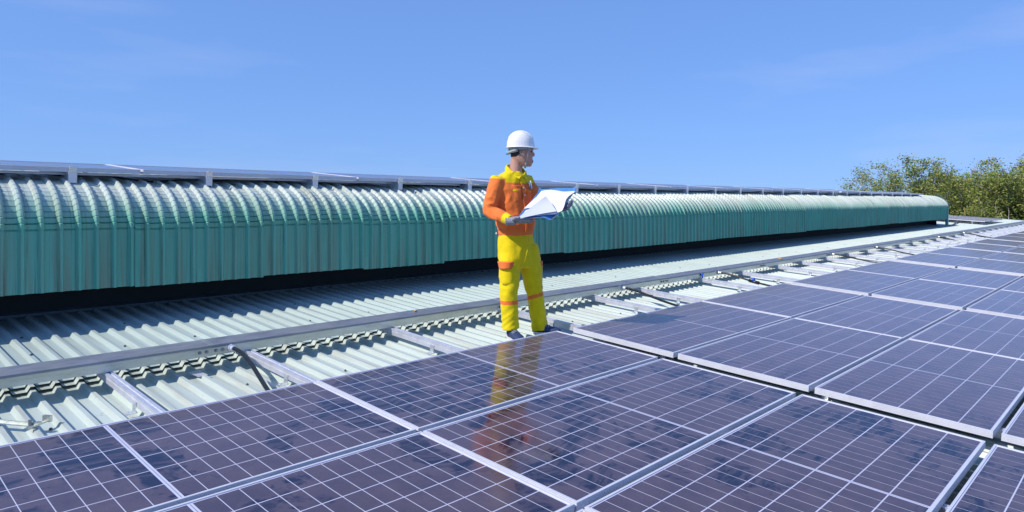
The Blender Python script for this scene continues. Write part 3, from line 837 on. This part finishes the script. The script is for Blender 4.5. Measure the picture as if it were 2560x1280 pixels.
for sh, el, wr, in ((SH_R, elR, wrR), (SH_L, elL, wrL)):
    inn = sh + (cT(1282, 462)-sh)*0.45
    mb.tube([inn, sh, sh.lerp(el, .35), sh.lerp(el, .75), el, el.lerp(wr, .22), el.lerp(wr, .6), wr], [.062, .062, .060, .056, .054, .053, .047, .041], 16)
jk = fuse(mb, 'jacket', 0.0075, 5)
def jw(p):
    d = 0.004*N(Vector((p.x*14, p.y*14, p.z*14)))
    w = max(0, 1-(p-elR).length/0.22); d += w*fold_(p, 10, 20, 0.5, 0.013, 2)
    w = max(0, 1-(p-elL).length/0.22); d += w*fold_(p, 10, 20, -0.5, 0.011, 6)
    w = max(0, 1-abs(p.z-U(0, 550).z)/0.12)
    if (p-wrR).length > .10: d += w*fold_(p, 12, 14, 0.8, 0.010, 4)
    if p.z > U(0, 505).z: d += fold_(p, 13, 7, -1.4, 0.006, 9)
    return d
wrinkle(jk, jw)
jk.materials.append(M['orange']); jk.materials.append(M['yellow'])
shd = (SH_L-SH_R).normalized()
for p in jk.polygons:
    c = p.center; lat = (c - cT(1282, 460)).dot(LAT)
    zy = U(0, 458).z
    axR = (elR-SH_R).normalized(); alR = (c-SH_R).dot(axR)
    on_armR = lat < -0.135 and alR > 0.0 + 0.6*max(0, -(lat+0.135))*0
    if c.z > zy and abs(lat) < 0.172 and not (lat < -0.128 and c.z < U(0, 449).z + (lat+0.128)*-0.5): p.material_index = 1
    if c.z > U(0, 449).z - 0.25*min(0, lat+0.19) and -0.27 < lat < 0.215: p.material_index = 1
    # cuffs
    for el, wr in ((elR, wrR), (elL, wrL)):
        d = (wr-el).normalized(); s = (c-el).dot(d)/(wr-el).length
        if s > 0.74 and (c-wr).length < 0.10 and s < 1.2: p.material_index = 1
jko = link('jacket', jk, None, person)
# collar
def collar():
    n = 28; outer0, outer1, inner1, inner0 = [], [], [], []
    cb_, ct_ = U(1286, 434), U(1289, 419)
    for k in range(n):
        q = 2*math.pi*k/n; dv = FRT*math.cos(q) + LAT*math.sin(q)
        front = math.cos(q)
        split = 0.0
        r0 = 0.072; r1 = 0.069 + 0.010*max(0, front)
        top = ct_ + dv*r1 + ZU*(-0.062*max(0, front)**1.0 + 0.030*max(0, -front)); base = cb_ + dv*r0 + ZU*(-0.040*max(0, front) - 0.008)
        outer0.append(base+dv*0.006); outer1.append(top+dv*0.009); inner1.append(top); inner0.append(base-dv*0.002)
    return MB().rings([outer0, outer0[:1]*0 + [a.lerp(b, .6)+((a+b)/2-U(1288, 425)).normalized()*0.006 for a, b in zip(outer0, outer1)], outer1, inner1, inner0], cap=False)
collar().build('collar', M['yellow'], person, smooth=True)
for sg in (-1, 1):      # collar points
    mb = MB(); b = U(1289, 431) + FRT*0.080
    a0 = b + LAT*(0.010*sg) + ZU*(-0.030); a1 = b + LAT*(0.060*sg) - FRT*0.028 + ZU*0.012; a2 = b + LAT*(0.042*sg) + FRT*0.012 + ZU*(-0.058); a3 = b + LAT*(0.078*sg) - FRT*0.040 - ZU*0.022
    o = mb.add([a0, a1, a3, a2, a0+FRT*0.007, a1+FRT*0.007+LAT*0.004*sg, a3+FRT*0.008+LAT*0.004*sg, a2+FRT*0.008], [(0,1,2,3),(4,7,6,5),(0,4,5,1),(1,5,6,2),(2,6,7,3),(3,7,4,0)]).build('collar_point', M['yellow'], person)
# placket with buttons, chest pockets, hem button
def torso_front(v, lat=0.0):
    cs = [(428, .066, .060), (446, .150, .090), (458, .172, .104), (475, .176, .116), (500, .174, .124), (530, .170, .128), (560, .168, .130), (588, .150, .113)]
    us = [(428, 1286), (446, 1282), (458, 1281), (475, 1282), (500, 1284), (530, 1287), (560, 1289), (588, 1290)]
    def ip(tb, j=1):
        for a, b in zip(tb, tb[1:]):
            if a[0] <= v <= b[0]:
                t = (v-a[0])/(b[0]-a[0]); return a[j]+(b[j]-a[j])*t
        return tb[-1][j]
    u = ip(us); a = ip(cs, 1); b = ip(cs, 2)
    q = min(0.98, abs(lat)/a); b2 = b*(1-q**2.35)**(1/2.35)
    return U(u, v) + LAT*lat + FRT*b2
mb = MB(); prev = None
vs = [448+(580-448)*k/12 for k in range(13)]
L_ = [torso_front(v, 0.000)+FRT*0.004 for v in vs]; R_ = [torso_front(v, 0.034)+FRT*0.004 for v in vs]
vv = L_+R_+[p+FRT*0.006 for p in L_]+[p+FRT*0.006 for p in R_]; n = 13
ff = []
for k in range(n-1): ff += [(2*n+k, 2*n+k+1, 3*n+k+1, 3*n+k), (k, k+1, 2*n+k+1, 2*n+k), (n+k, 3*n+k, 3*n+k+1, n+k+1)]
mb.add(vv, ff, 0); pl = mb.me('placket'); pl.materials.append(M['orange']); pl.materials.append(M['yellow'])
for p in pl.polygons:
    if p.center.z > U(0, 458).z: p.material_index = 1
link('placket', pl, None, person)
for v in (470, 488, 520, 545): 
    c = torso_front(v, 0.017)+FRT*0.010; mb = MB(); mb.tube([c, c+FRT*0.004], 0.0065, 10); mb.build('button', M['button'], person)
for side, v0 in ((-1, 471), (1, 471)):
    lat0 = 0.017 + side*0.078
    c = torso_front(v0+18, lat0); nrm = (FRT + LAT*(0.55*side)).normalized(); ax = ZU.cross(nrm).normalized()
    patch(c + nrm*-0.006, ax, ZU, nrm, 0.095, 0.105, 0.010, M['orange'], 'chest_pocket', person, 0, 0.2)
    patch(torso_front(v0-1, lat0)+nrm*-0.002, ax, ZU, nrm, 0.102, 0.036, 0.012, M['orange'], 'pocket_flap', person, -0.1, 0.2)
    patch(torso_front(v0+6, lat0)+nrm*-0.003, ax, ZU, nrm, 0.100, 0.016, 0.012, M['yellow'], 'pocket_trim', person, 0, 0.2)
pn = MB(); a = torso_front(455, 0.085)+FRT*0.02; b = torso_front(472, 0.088)+FRT*0.02
pn.tube([a, b], 0.005, 8); pn.build('pen', M['folder'], person, smooth=True)
pn = MB(); pn.tube([a+LAT*.014+ZU*.01, b+LAT*.014], 0.005, 8); pn.build('pen', M['button'], person, smooth=True)
mb = MB(); c = U(1243, 583, -0.075)+Vector((-.004, -.006, 0)); mb.tube([c, c+Vector((-0.004, -0.003, 0))], 0.008, 10); mb.build('button', M['button'], person)
# hem band seam
mb = MB(); mb.rings([ring(cT(1290, 573.5), .158, .121, n=28), ring(cT(1290, 572), .1595, .1225, n=28), ring(cT(1290, 570.5), .158, .121, n=28)], cap=False); mb.build('hem_seam', M['orange'], person, smooth=True)

# body: head and neck, one mesh
mb = MB()
def hring(v, uf, ub, w, n=20):
    c = (U(uf, v)+U(ub, v))/2; a = (uf-ub)/2*KP/F/HF.x
    return ring(c, a, w, HF, HL, n, 0.95)
rows = [(416.5, 1326, 1310, .020), (414, 1328.5, 1303, .036), (410, 1330, 1296, .048), (405, 1331.5, 1287, .057), (400, 1331.5, 1281, .063), (394, 1331, 1278, .067), (388, 1331.5, 1277, .070), (381, 1331.5, 1276, .073), (375, 1333, 1275, .075), (366, 1333, 1274, .076), (356, 1331, 1274, .074), (346, 1326, 1279, .064), (338, 1317, 1288, .042)]
mb.rings([hring(*r) for r in rows])
mb.tube([U(1288, 442), U(1289, 428), U(1291, 412), U(1293, 398)], [.060, .053, .051, .054], 18)
mb.tube([U(1331, 379)+HL*0, U(1334.2, 386), U(1333.5, 391)], [.007, .0115, .0095], 10)
mb.ell(U(1331.8, 402.5), (.007, .018, .006), 10, 6); mb.ell(U(1331.2, 406.5), (.007, .016, .005), 10, 6)
mb.ell(U(1326, 413), (.012, .018, .010), 10, 6)
mb.ell(U(1331.5, 373.5), (.008, .05, .007), 12, 6)
for s in (-1, 1):
    mb.ell(U(1306.5, 383)+HL*(0.073*s), (.014, .010, .027), 10, 8, ax=(HF, HL, ZU)); mb.ell(U(1308.5, 391)+HL*(0.070*s), (.008, .008, .010), 8, 6, ax=(HF, HL, ZU))
hd = fuse(mb, 'body', 0.0042, 3, 0.4); hd.materials.append(M['skin']); hd.materials.append(M['hair']); hd.materials.append(M['lip'])
for p in hd.polygons:
    c = p.center; d = (c-U(1303, 380)).dot(HF)
    zl = U(0, 393).z + (0.0 if d < -0.045 else (d+0.045)*0.75)
    if c.z > zl and d < 0.012 and (c - (U(1306.5, 383)-HL*0.073)).length > 0.030 and c.z > U(0, 396).z: p.material_index = 1
    if abs(c.z-U(0, 404.5).z) < 0.0065 and d > 0.083: p.material_index = 2
link('body', hd, None, person)
for s in (-1, 1):
    mb = MB(); mb.ell(U(1326.5, 380)+HL*(0.034*s)+HF*0.006, (.008, .013, .006), 10, 6, ax=(HF, HL, ZU)); mb.build('eye', M['eye'], person, smooth=True)
    mb = MB(); mb.tube([U(1329.5, 375.5)+HL*(0.014*s)+HF*0.004, U(1328, 374.3)+HL*(0.032*s)+HF*0.005, U(1323, 375.5)+HL*(0.052*s)+HF*0.002], [.003, .0042, .002], 6); mb.build('eyebrow', M['hair'], person, smooth=True)

# helmet
hel = empty('helmet', (0, 0, 0)); hel.parent = person
def helring(v, uf, ub, w, n=32): 
    c = (U(uf, v)+U(ub, v))/2; a = (uf-ub)/2*KP/F/HF.x
    return ring(c, a, w, HF, HL, n, 0.96)
rows = [(369.5, 1336.5, 1267.5, .104), (362, 1336, 1267.5, .103), (354, 1334.5, 1268.5, .101), (347, 1332, 1271, .096), (340, 1327, 1275, .087), (334.5, 1321, 1280, .073), (330.5, 1314, 1286, .054), (328, 1309, 1292, .034), (327, 1305.5, 1297, .015)]
mb = MB(); mb.rings([helring(*r) for r in rows])
# three raised ribs from front to back
for off in (-0.030, 0.0, 0.030):
    pts = []
    for k in range(13):
        a = math.pi*(0.12+0.76*k/12); cc = U(1302, 369)
        ce = math.cos(a); se = math.sin(a)
        rr = math.sqrt(max(0, 1-(off/0.104)**2))
        pts.append(cc + HF*(-0.112*ce*rr) + HL*off + ZU*(0.1365*se**0.80*rr))
    mb.tube(pts, [0.004]+[0.0075]*11+[0.004], 8)
hs = fuse(mb, 'shell', 0.0042, 3, 0.4); hs.materials.append(M['helmet']); link('shell', hs, None, hel)
mb = MB(); n = 40; top, bot, inn = [], [], []
for k in range(n):
    q = 2*math.pi*k/n; dv = HF*math.cos(q)+HL*math.sin(q)
    c = U(1302, 368.5); fr = max(0, math.cos(q))
    ra = 0.113*abs(math.cos(q)); rbx = 0.104*abs(math.sin(q)); base = c + HF*(0.113*math.cos(q)) + HL*(0.104*math.sin(q))
    ext = 0.009 + 0.024*fr**2.2
    e = base + dv*ext + ZU*(-0.004 - 0.007*fr**2)
    top.append(e+ZU*0.003); bot.append(e-ZU*0.003); inn.append(base - dv*0.006)
mb.rings([[p+ZU*0.003 for p in inn], [p.lerp(q, .5)+ZU*.003 for p, q in zip(inn, top)], top, bot, [p-ZU*0.004 for p in inn]], cap=False)
mb.build('brim', M['helmet'], hel, smooth=True)
mb = MB(); mb.rings([ring(U(1302, 371), .102, .093, HF, HL, 28), ring(U(1302, 376), .101, .090, HF, HL, 28)], cap=False); mb.build('headband', M['strap'], hel, smooth=True)
mb = MB()
for k in range(9):
    pass
nape = [U(1303, 372)+HF*(-0.105*math.cos(a))+HL*(-0.088*math.sin(a)) - ZU*0.035*math.cos(a*0.7)**2 for a in [R(-70)+R(140)*k/12 for k in range(13)]]
mb.tube(nape, 0.012, 8, flat=1.0); mb.build('nape_strap', M['strap'], hel, smooth=True)
mb = MB(); c = U(1288, 378)-HL*0.078; mb.box((-0.019, -0.006, -0.012), (0.019, 0.006, 0.012), fn=lambda p: c+HF*p.x+HL*p.y+ZU*(p.z+0.25*p.x)); mb.build('strap_clip', M['strapw'], hel)
mb = MB(); c = U(1269, 382); mb.tube([c+HF*0.01, c-HF*0.012], 0.017, 12); mb.build('adjuster_knob', M['knob'], hel, smooth=True)
def flat_strap(pts, w, name, mat):
    mb = MB(); mb.tube(pts, w, 8, flat=0.5); mb.build(name, mat, hel, smooth=True)
for s in (-1, 1):
    flat_strap([U(1294, 371)+HL*(0.086*s), U(1302, 386)+HL*(0.080*s), U(1313.5, 409)+HL*(0.062*s)], 0.0042, 'chin_strap', M['strap'])
    flat_strap([U(1321, 371)+HL*(0.080*s), U(1318, 390)+HL*(0.074*s), U(1314, 409)+HL*(0.062*s)], 0.0052, 'chin_strap', M['strap'])
    flat_strap([U(1314, 408)+HL*(0.063*s), U(1314, 413)+HL*(0.052*s), U(1313, 418)+HL*(0.032*s), U(1313, 419.5)], 0.0075, 'chin_strap', M['hair'] if s > 0 else M['strap'])

# gloves with five fingers each
def hand(wrist, palm_dir, side_dir, up_dir, curl, name):
    # palm_dir: towards fingers; side_dir: towards the thumb; up_dir: back of hand
    pd, sd, ud = [Vector(a).normalized() for a in (palm_dir, side_dir, up_dir)]
    mb = MB()
    mb.tube([wrist - pd*0.045, wrist, wrist+pd*0.03], [.036, .032, .034], 12)
    pc = wrist + pd*0.055
    mb.ell(pc, (.052, .042, .022), 14, 8, ax=(pd, sd, ud))
    for k, (off, ln) in enumerate(((0.030, .070), (0.010, .080), (-0.011, .074), (-0.030, .058))):
        b = wrist + pd*0.090 + sd*off
        d1 = (pd - ud*curl*0.5).normalized(); d2 = (pd*(1-curl*0.8) - ud*curl).normalized(); d3 = (pd*(0.5-curl) - ud*curl*1.2).normalized()
        p1 = b + d1*ln*0.42; p2 = p1 + d2*ln*0.34; p3 = p2 + d3*ln*0.28
        mb.tube([b - pd*0.025, b, p1, p2, p3], [.011, .0115, .0105, .0098, .008], 8)
    tb = wrist + pd*0.025 + sd*0.034
    t1 = tb + (sd*0.7+pd*0.8-ud*0.15).normalized()*0.038; t2 = t1 + (pd*0.95+sd*0.2+ud*0.12).normalized()*0.032
    mb.tube([wrist+pd*0.02+sd*0.012, tb, t1, t2], [.014, .0145, .012, .009], 8)
    me = fuse(mb, name, 0.0038, 2, 0.4); me.materials.append(M['glove']); return link(name, me, None, person)
hand(wrR + (wrR-elR).normalized()*0.012, fx.normalized()*0.9 + Vector((0, 0.1, -0.05)), fy.normalized()*-0.3+fn_*0.2+Vector((0,-.4,.3)), -fn_*1.0, -0.10, 'glove')
hand(wrL, fx.normalized(), fy.normalized(), -fn_, 0.85, 'glove')

# shoes
def shoe(heel, toe, name_mat):
    d = (toe-heel); L = d.length; d.normalize(); s = ZU.cross(d).normalized()
    e = empty('shoe'); e.parent = person
    prof = [(0.00, .026, .050), (0.06, .034, .066), (.20, .037, .080), (.36, .036, .078), (.52, .040, .060), (.70, .046, .047), (.86, .042, .040), (.96, .029, .032), (1.0, .012, .022)]
    rings = []
    for t, w, h in prof:
        c = heel + d*(L*t); r = []
        for k in range(16):
            q = 2*math.pi*k/16
            r.append(c + s*(w*math.cos(q)) + ZU*(0.018 + (h*0.5)*(1+math.sin(q)) if math.sin(q) > -0.5 else 0.018))
        rings.append(r)
    MB().rings(rings).build('upper', M['shoe'], e, smooth=True)
    r0, r1 = [], []
    for k in range(28):
        q = 2*math.pi*k/28; t = 0.5+0.515*math.cos(q); w = 0.043*abs(math.sin(q))**0.6*(1 if math.sin(q) > 0 else -1)*(0.86+0.22*t)
        r0.append(heel+d*(L*t)+s*w); r1.append(heel+d*(L*t)+s*w*1.02+ZU*0.021)
    mb = MB(); mb.rings([r0, r1]); mb.build('sole', M['sole'], e)
    mb = MB()
    for t in (0.42, 0.5, 0.58):
        c = heel+d*(L*t)+ZU*(0.018+0.066-0.05*(t-.42)); mb.tube([c-s*.03-ZU*.012, c+ZU*.004, c+s*.03-ZU*.012], 0.0035, 6)
    mb.build('lace', M['strap'], e, smooth=True)
fz0 = RW(1.98, 0.35, H_LOW+0.027).z - PORG.z
hR = Vector((anR.x-0.012, anR.y+0.045, fz0)); hL = Vector((anL.x-0.055, anL.y+0.005, fz0))
shoe(hR, hR + Vector((0.115, -0.215, 0)), 0); shoe(hL, hL + Vector((0.235, -0.06, 0)), 0)

# details belong to the garment or head they sit on
byname = {}
for ch in person.children: byname.setdefault(ch.name.split('.')[0], []).append(ch)
for host, subs in (('jacket', ('collar', 'collar_point', 'placket', 'button', 'chest_pocket', 'pocket_trim', 'hem_seam', 'pen')), ('trousers', ('cargo_pocket', 'fly_seam')), ('body', ('eye', 'eyebrow'))):
    for nm_ in subs:
        for ch in byname.get(nm_, []): ch.parent = byname[host][0]
for ch in byname.get('pocket_flap', []):
    zc_ = sum((Vector(c) for c in ch.bound_box), Vector())[2]/8
    ch.parent = byname['jacket'][0] if zc_ > 0.9 else byname['trousers'][0]

# ------------------------------------------------------------------ open folder with drawings, held in both hands
fold = empty('folder', PORG + Matrix.Rotation(-YAW, 3, 'Z') @ ((FA+FC)/2), (0, 0, -YAW), 'open blue folder with white drawing sheets held by the worker', 'folder')
fo = (FA+FC)/2
def fp(a, d, h): return FA*(1-a)*(1-d) + FB*a*(1-d) + FC*a*d + FD*(1-a)*d + fn_*h - fo
def surf(a0, a1, d0, d1, hf, thick, name, mat, na=18, nd=14):
    v = []; f = []
    for lay in (0, 1):
        for j in range(nd+1):
            for i in range(na+1):
                a = a0+(a1-a0)*i/na; d = d0+(d1-d0)*j/nd
                q = hf(a, d)
                if isinstance(q, tuple): a, d, q = q
                v.append(fp(a, d, q - thick*lay))
    n = na+1; m = n*(nd+1)
    for j in range(nd):
        for i in range(na):
            k = j*n+i; f.append((k, k+1, k+n+1, k+n)); f.append((m+k, m+k+n, m+k+n+1, m+k+1))
    edge = list(range(n)) + [j*n+na for j in range(1, nd+1)] + [nd*n+i for i in range(na-1, -1, -1)] + [j*n for j in range(nd-1, 0, -1)]
    for k in range(len(edge)):
        a, b = edge[k], edge[(k+1) % len(edge)]; f.append((a, m+a, m+b, b))
    return MB().add(v, f).build(name, mat, fold, smooth=False)
def lipf(a, d):
    h = -0.012 + 0.03*max(0, (abs(a-0.5)-0.42)/0.08)**1.3*0.6 + 0.022*max(0, (0.06-d)/0.06) + 0.030*max(0, (d-0.93)/0.07)
    return h - 0.035*math.exp(-((a-0.78)/0.10)**2)*max(0, 1-d*2.2)
surf(0, 1, 0, 1, lipf, 0.003, 'cover', M['folder'], 36, 20)
surf(0.06, 0.97, 0.10, 0.97, lambda a, d: 0.002 + 0.010*math.sin(6*a)*d, 0.004, 'drawing_sheets', M['paper'])
surf(0.28, 1.01, 0.20, 0.95, lambda a, d: (a + 0.05*math.sin(7*d), d + 0.05*math.sin(5*a+1) - 0.10*a*(1-d), 0.014 + 0.026*math.sin(5*a+1)*(1-d) + 0.02*a*math.sin(4*d)), 0.0012, 'drawing_sheet', M['paper'], 26, 18)
surf(0.02, 0.55, 0.30, 0.86, lambda a, d: (a, d + 0.06*math.sin(4*a), 0.010 + 0.03*math.sin(3.2*d+1.5)*(0.6-a)), 0.0012, 'drawing_sheet', M['paper'], 18, 14)
def curled():
    A0, AP, TP = U(1290, 548.5, -0.372), U(1364, 491, -0.335), U(1392, 528, -0.415)
    n = 12; top = {}; v = []; f = []
    for lay in (0, 1):
        for j in range(n+1):
            for i in range(n+1-j):
                a = i/n; b = j/n
                p = A0 + (TP-A0)*a + (AP-A0)*b
                bow = 0.030*math.sin(math.pi*min(1, a+b*.5))*(1-b)*b*4*0.5 + 0.012*math.sin(math.pi*(a+b))
                v.append(p - Vector((0.2, 0.9, 0.4)).normalized()*bow*(-1) - fo + Vector((0, 0.0012*lay, 0)))
                top[(lay, i, j)] = len(v)-1
        for j in range(n):
            for i in range(n-j):
                t = (top[(lay, i, j)], top[(lay, i+1, j)], top[(lay, i, j+1)])
                f.append(t if lay == 0 else t[::-1])
                if i+j < n-1:
                    t = (top[(lay, i+1, j)], top[(lay, i+1, j+1)], top[(lay, i, j+1)])
                    f.append(t if lay == 0 else t[::-1])
    MB().add(v, f).build('curled_sheet', M['paper_shade'], fold, smooth=True)
curled()

# ------------------------------------------------------------------ small things lying about
def bracket():
    p0, p1 = RW(-1.42, 0.86, H_LOW+0.05), RW(-1.13, 0.50, H_LOW+0.034)
    e = empty('bracket', p1, label='loose aluminium bracket lying on the roof at far left', cat='bracket')
    inv = Matrix.Translation(p1).inverted()
    d = (p1-p0).normalized(); s = ZU.cross(d).normalized()
    def fr(o0): return lambda q: o0 + d*q.x + s*q.y + ZU*q.z
    mb = MB(); L = (p1-p0).length; mb.box((0, -0.010, 0), (L, 0.010, 0.004), fn=fr(p0)); mb.box((0, 0.007, 0.004), (L, 0.010, 0.016), fn=fr(p0))
    o = mb.build('strip', M['tray'], e); o.matrix_parent_inverse = inv
    mb = MB(); mb.box((-0.008, -0.05, 0.004), (0.004, 0.06, 0.010), fn=fr(p1)); mb.box((-0.008, 0.045, 0.010), (0.03, 0.06, 0.04), fn=fr(p1)); mb.box((0.0, -0.012, 0.010), (0.02, 0.012, 0.024), fn=fr(p1))
    o = mb.build('end_plate', M['tray'], e); o.matrix_parent_inverse = inv
    mb = MB(); mb.tube([p1-d*0.03+ZU*.004, p1-d*0.03+ZU*.03], 0.008, 6); o = mb.build('bolt', M['steel'], e); o.matrix_parent_inverse = inv
bracket()
def tab(x, t, h, lab):
    e = MB(); e.box((-0.03, -0.055, 0), (0.03, 0.055, 0.003)); e.tube([(0.022, 0.02, .0), (0.022, 0.02, .012)], 0.006, 6)
    o = e.build('metal_tab', M['alu']); o.location = RW(x, t, h); o.rotation_euler = (SL+0.05, 0, 0.2); tag(o, lab, 'metal tab')
tab(-0.27, 0.93, H_LOW+0.026, 'small metal tab poking out below the tray, left of conduit')
def lf(x, t, h, lab, s=0.022):
    e = MB(); v = []
    n = 8
    for k in range(n):
        q = 2*math.pi*k/n; v.append(Vector((s*math.cos(q), s*0.55*math.sin(q), 0.006*math.cos(2*q))))
    e.add(v + [Vector((p.x*.9, p.y*.9, p.z-0.003)) for p in v] + [Vector((0, 0, 0.007)), Vector((0, 0, 0.002))], [(k, (k+1) % n, 2*n) for k in range(n)] + [(n+(k+1) % n, n+k, 2*n+1) for k in range(n)] + [(k, n+k, n+(k+1) % n, (k+1) % n) for k in range(n)])
    o = e.build('dry_leaf', M['leaf_dry'], smooth=True); o.location = RW(x, t, h); o.rotation_euler = (0.1, 0.1, x); tag(o, lab, 'leaf')
lf(1.42, 1.10, HT+0.008, 'small dry leaf on the tray lid just left of the worker', 0.020)
lf(8.2, 1.05, HT+0.008, 'small dry leaf on the tray lid well right of the worker', 0.05)

# ------------------------------------------------------------------ trees beyond the roof end
lm, ln_, ll, lp = new_mat('leaves')
g = ln_.new('ShaderNodeNewGeometry'); oi = ln_.new('ShaderNodeObjectInfo')
c1 = ramp(ln_, ll, g.outputs['Random Per Island'], [(0.0, (0.10, 0.17, 0.04)), (0.30, (0.20, 0.28, 0.06)), (0.62, (0.34, 0.38, 0.09)), (0.88, (0.48, 0.44, 0.14)), (1.0, (0.46, 0.32, 0.14))])
c2 = mix(ln_, ll, mr(ln_, ll, oi.outputs['Random'], 0, 1, 0, 0.35), c1, (0.22, 0.30, 0.08))
ll.new(c2, lp.inputs['Base Color']); lp.inputs['Roughness'].default_value = 0.55; lp.inputs['Specular IOR Level'].default_value = 0.3
tr_ = ln_.new('ShaderNodeBsdfTranslucent'); ms = ln_.new('ShaderNodeMixShader'); ms.inputs[0].default_value = 0.28
ll.new(c2, tr_.inputs['Color']); ll.new(lp.outputs[0], ms.inputs[1]); ll.new(tr_.outputs[0], ms.inputs[2]); ll.new(ms.outputs[0], ln_['Material Output'].inputs['Surface'])
M['leaf'] = lm
M['bark'] = simple('pale_bark', (0.62, 0.57, 0.54), 0.85, 0, 0.3, 5)
def tree(px, depth, top_v, wid, label, seed, dens=1.0, bare=0.0):
    rnd = random.Random(seed)
    p = CAMPOS + (FWD + RGT*((px-PCX)/F))*depth; p.z = GZ
    topz = CAMPOS.z - (top_v-12-PCY)/F*depth
    H = topz-GZ
    e = empty('tree', p, label=label, cat='tree', group='trees beyond the roof end')
    tk = MB(); tips = []
    def branch(a, d, ln, r, lvl):
        pts = [a.copy()]; rd = [r]; q = a.copy(); dd = d.copy(); ns_ = 5
        for k in range(ns_):
            dd = (dd + Vector((rnd.uniform(-1,1), rnd.uniform(-1,1), rnd.uniform(-.4,.7)))*0.16).normalized()
            q = q + dd*(ln/ns_); pts.append(q.copy()); rd.append(max(0.012, r*(1-0.72*(k+1)/ns_)))
        tk.tube(pts, rd, 6 if lvl < 2 else 4, cap=False)
        if lvl < 3:
            nb = (7, 5, 4)[lvl]
            for k in range(nb):
                i = rnd.randint(2, ns_) if lvl else rnd.randint(2, ns_)
                az = rnd.uniform(0, 2*math.pi); el = rnd.uniform(0.25, 1.0)
                nd = (Vector((math.cos(az)*math.cos(el), math.sin(az)*math.cos(el), math.sin(el)))*0.9 + dd*0.5).normalized()
                branch(pts[i], nd, ln*(0.42, 0.52, 0.5)[lvl]*rnd.uniform(.75, 1.2)*(wid if lvl == 0 else 1), rd[i]*0.75, lvl+1)
        else:
            tips.append(pts[-1]); tips.append(pts[3])
    branch(Vector((0, 0, 0)), Vector((rnd.uniform(-.05,.05), rnd.uniform(-.05,.05), 1)).normalized(), H*0.80, 0.17, 0)
    zmax = max(t.z for t in tips); s = H/(zmax+0.25)
    for v in tk.v: v.z *= s
    for t in tips: t.z *= s
    tk.build('trunk', M['bark'], e, smooth=True)
    cv, cf = [], []
    for t in tips:
        if rnd.random() < bare: continue
        rr = rnd.uniform(0.32, 0.75)
        for k in range(int(50*dens)):
            d = Vector((rnd.gauss(0,1), rnd.gauss(0,1), rnd.gauss(0,.75)))*rr*0.55
            c = t+d; s_ = rnd.uniform(0.06, 0.125)
            a = Vector((rnd.gauss(0,1), rnd.gauss(0,1), rnd.gauss(0,.5))).normalized(); b = a.cross(Vector((rnd.gauss(0,1), rnd.gauss(0,1), rnd.gauss(0,1)))).normalized()
            i = len(cv); dr = Vector((0, 0, -0.25*s_))
            cv += [c-a*s_, c+b*s_*0.42, c+a*s_+dr, c-b*s_*0.42]; cf.append((i, i+1, i+2, i+3))
    link('crown', mesh('crown', cv, cf), M['leaf'], e)
    return e
specs = [ # px, depth, top v, width, density, bare, label
    (2165, 56, 432, .75, .55, .35, 'sparse young tree farthest left behind the monitor end'),
    (2235, 53, 418, .8, .6, .30, 'thin tree with open crown second from left behind monitor'),
    (2292, 55, 442, .85, .8, .15, 'low bushy tree above the far end of the monitor'),
    (2342, 50, 436, .9, 1.0, .10, 'leafy tree with pale twigs just right of monitor end'),
    (2392, 52, 420, .95, 1.1, .08, 'broad olive-green tree between monitor end and tallest tree'),
    (2432, 47, 398, 1.0, 1.3, .05, 'tallest tree with narrow top poking into the sky'),
    (2482, 50, 403, 1.0, 1.3, .05, 'full green tree second from right at roof end'),
    (2540, 46, 408, 1.05, 1.4, .03, 'dense dark tree at the right edge of the picture'),
    (2610, 48, 402, 1.05, 1.4, .03, 'dense tree cut by the right edge of the picture'),
    (2405, 62, 455, 1.1, 1.4, .02, 'low bushy tree in the gap right of the monitor, farther back'),
    (2470, 64, 440, 1.1, 1.4, .02, 'rounded tree farther back behind the full green tree'),
    (2330, 64, 470, 1.1, 1.3, .05, 'lower tree farther back above the monitor corner'),
]
for i, (px, dp, tv, wd, dn, br, lb) in enumerate(specs): tree(px, dp, tv, wd, lb, 100+i, dn, br)
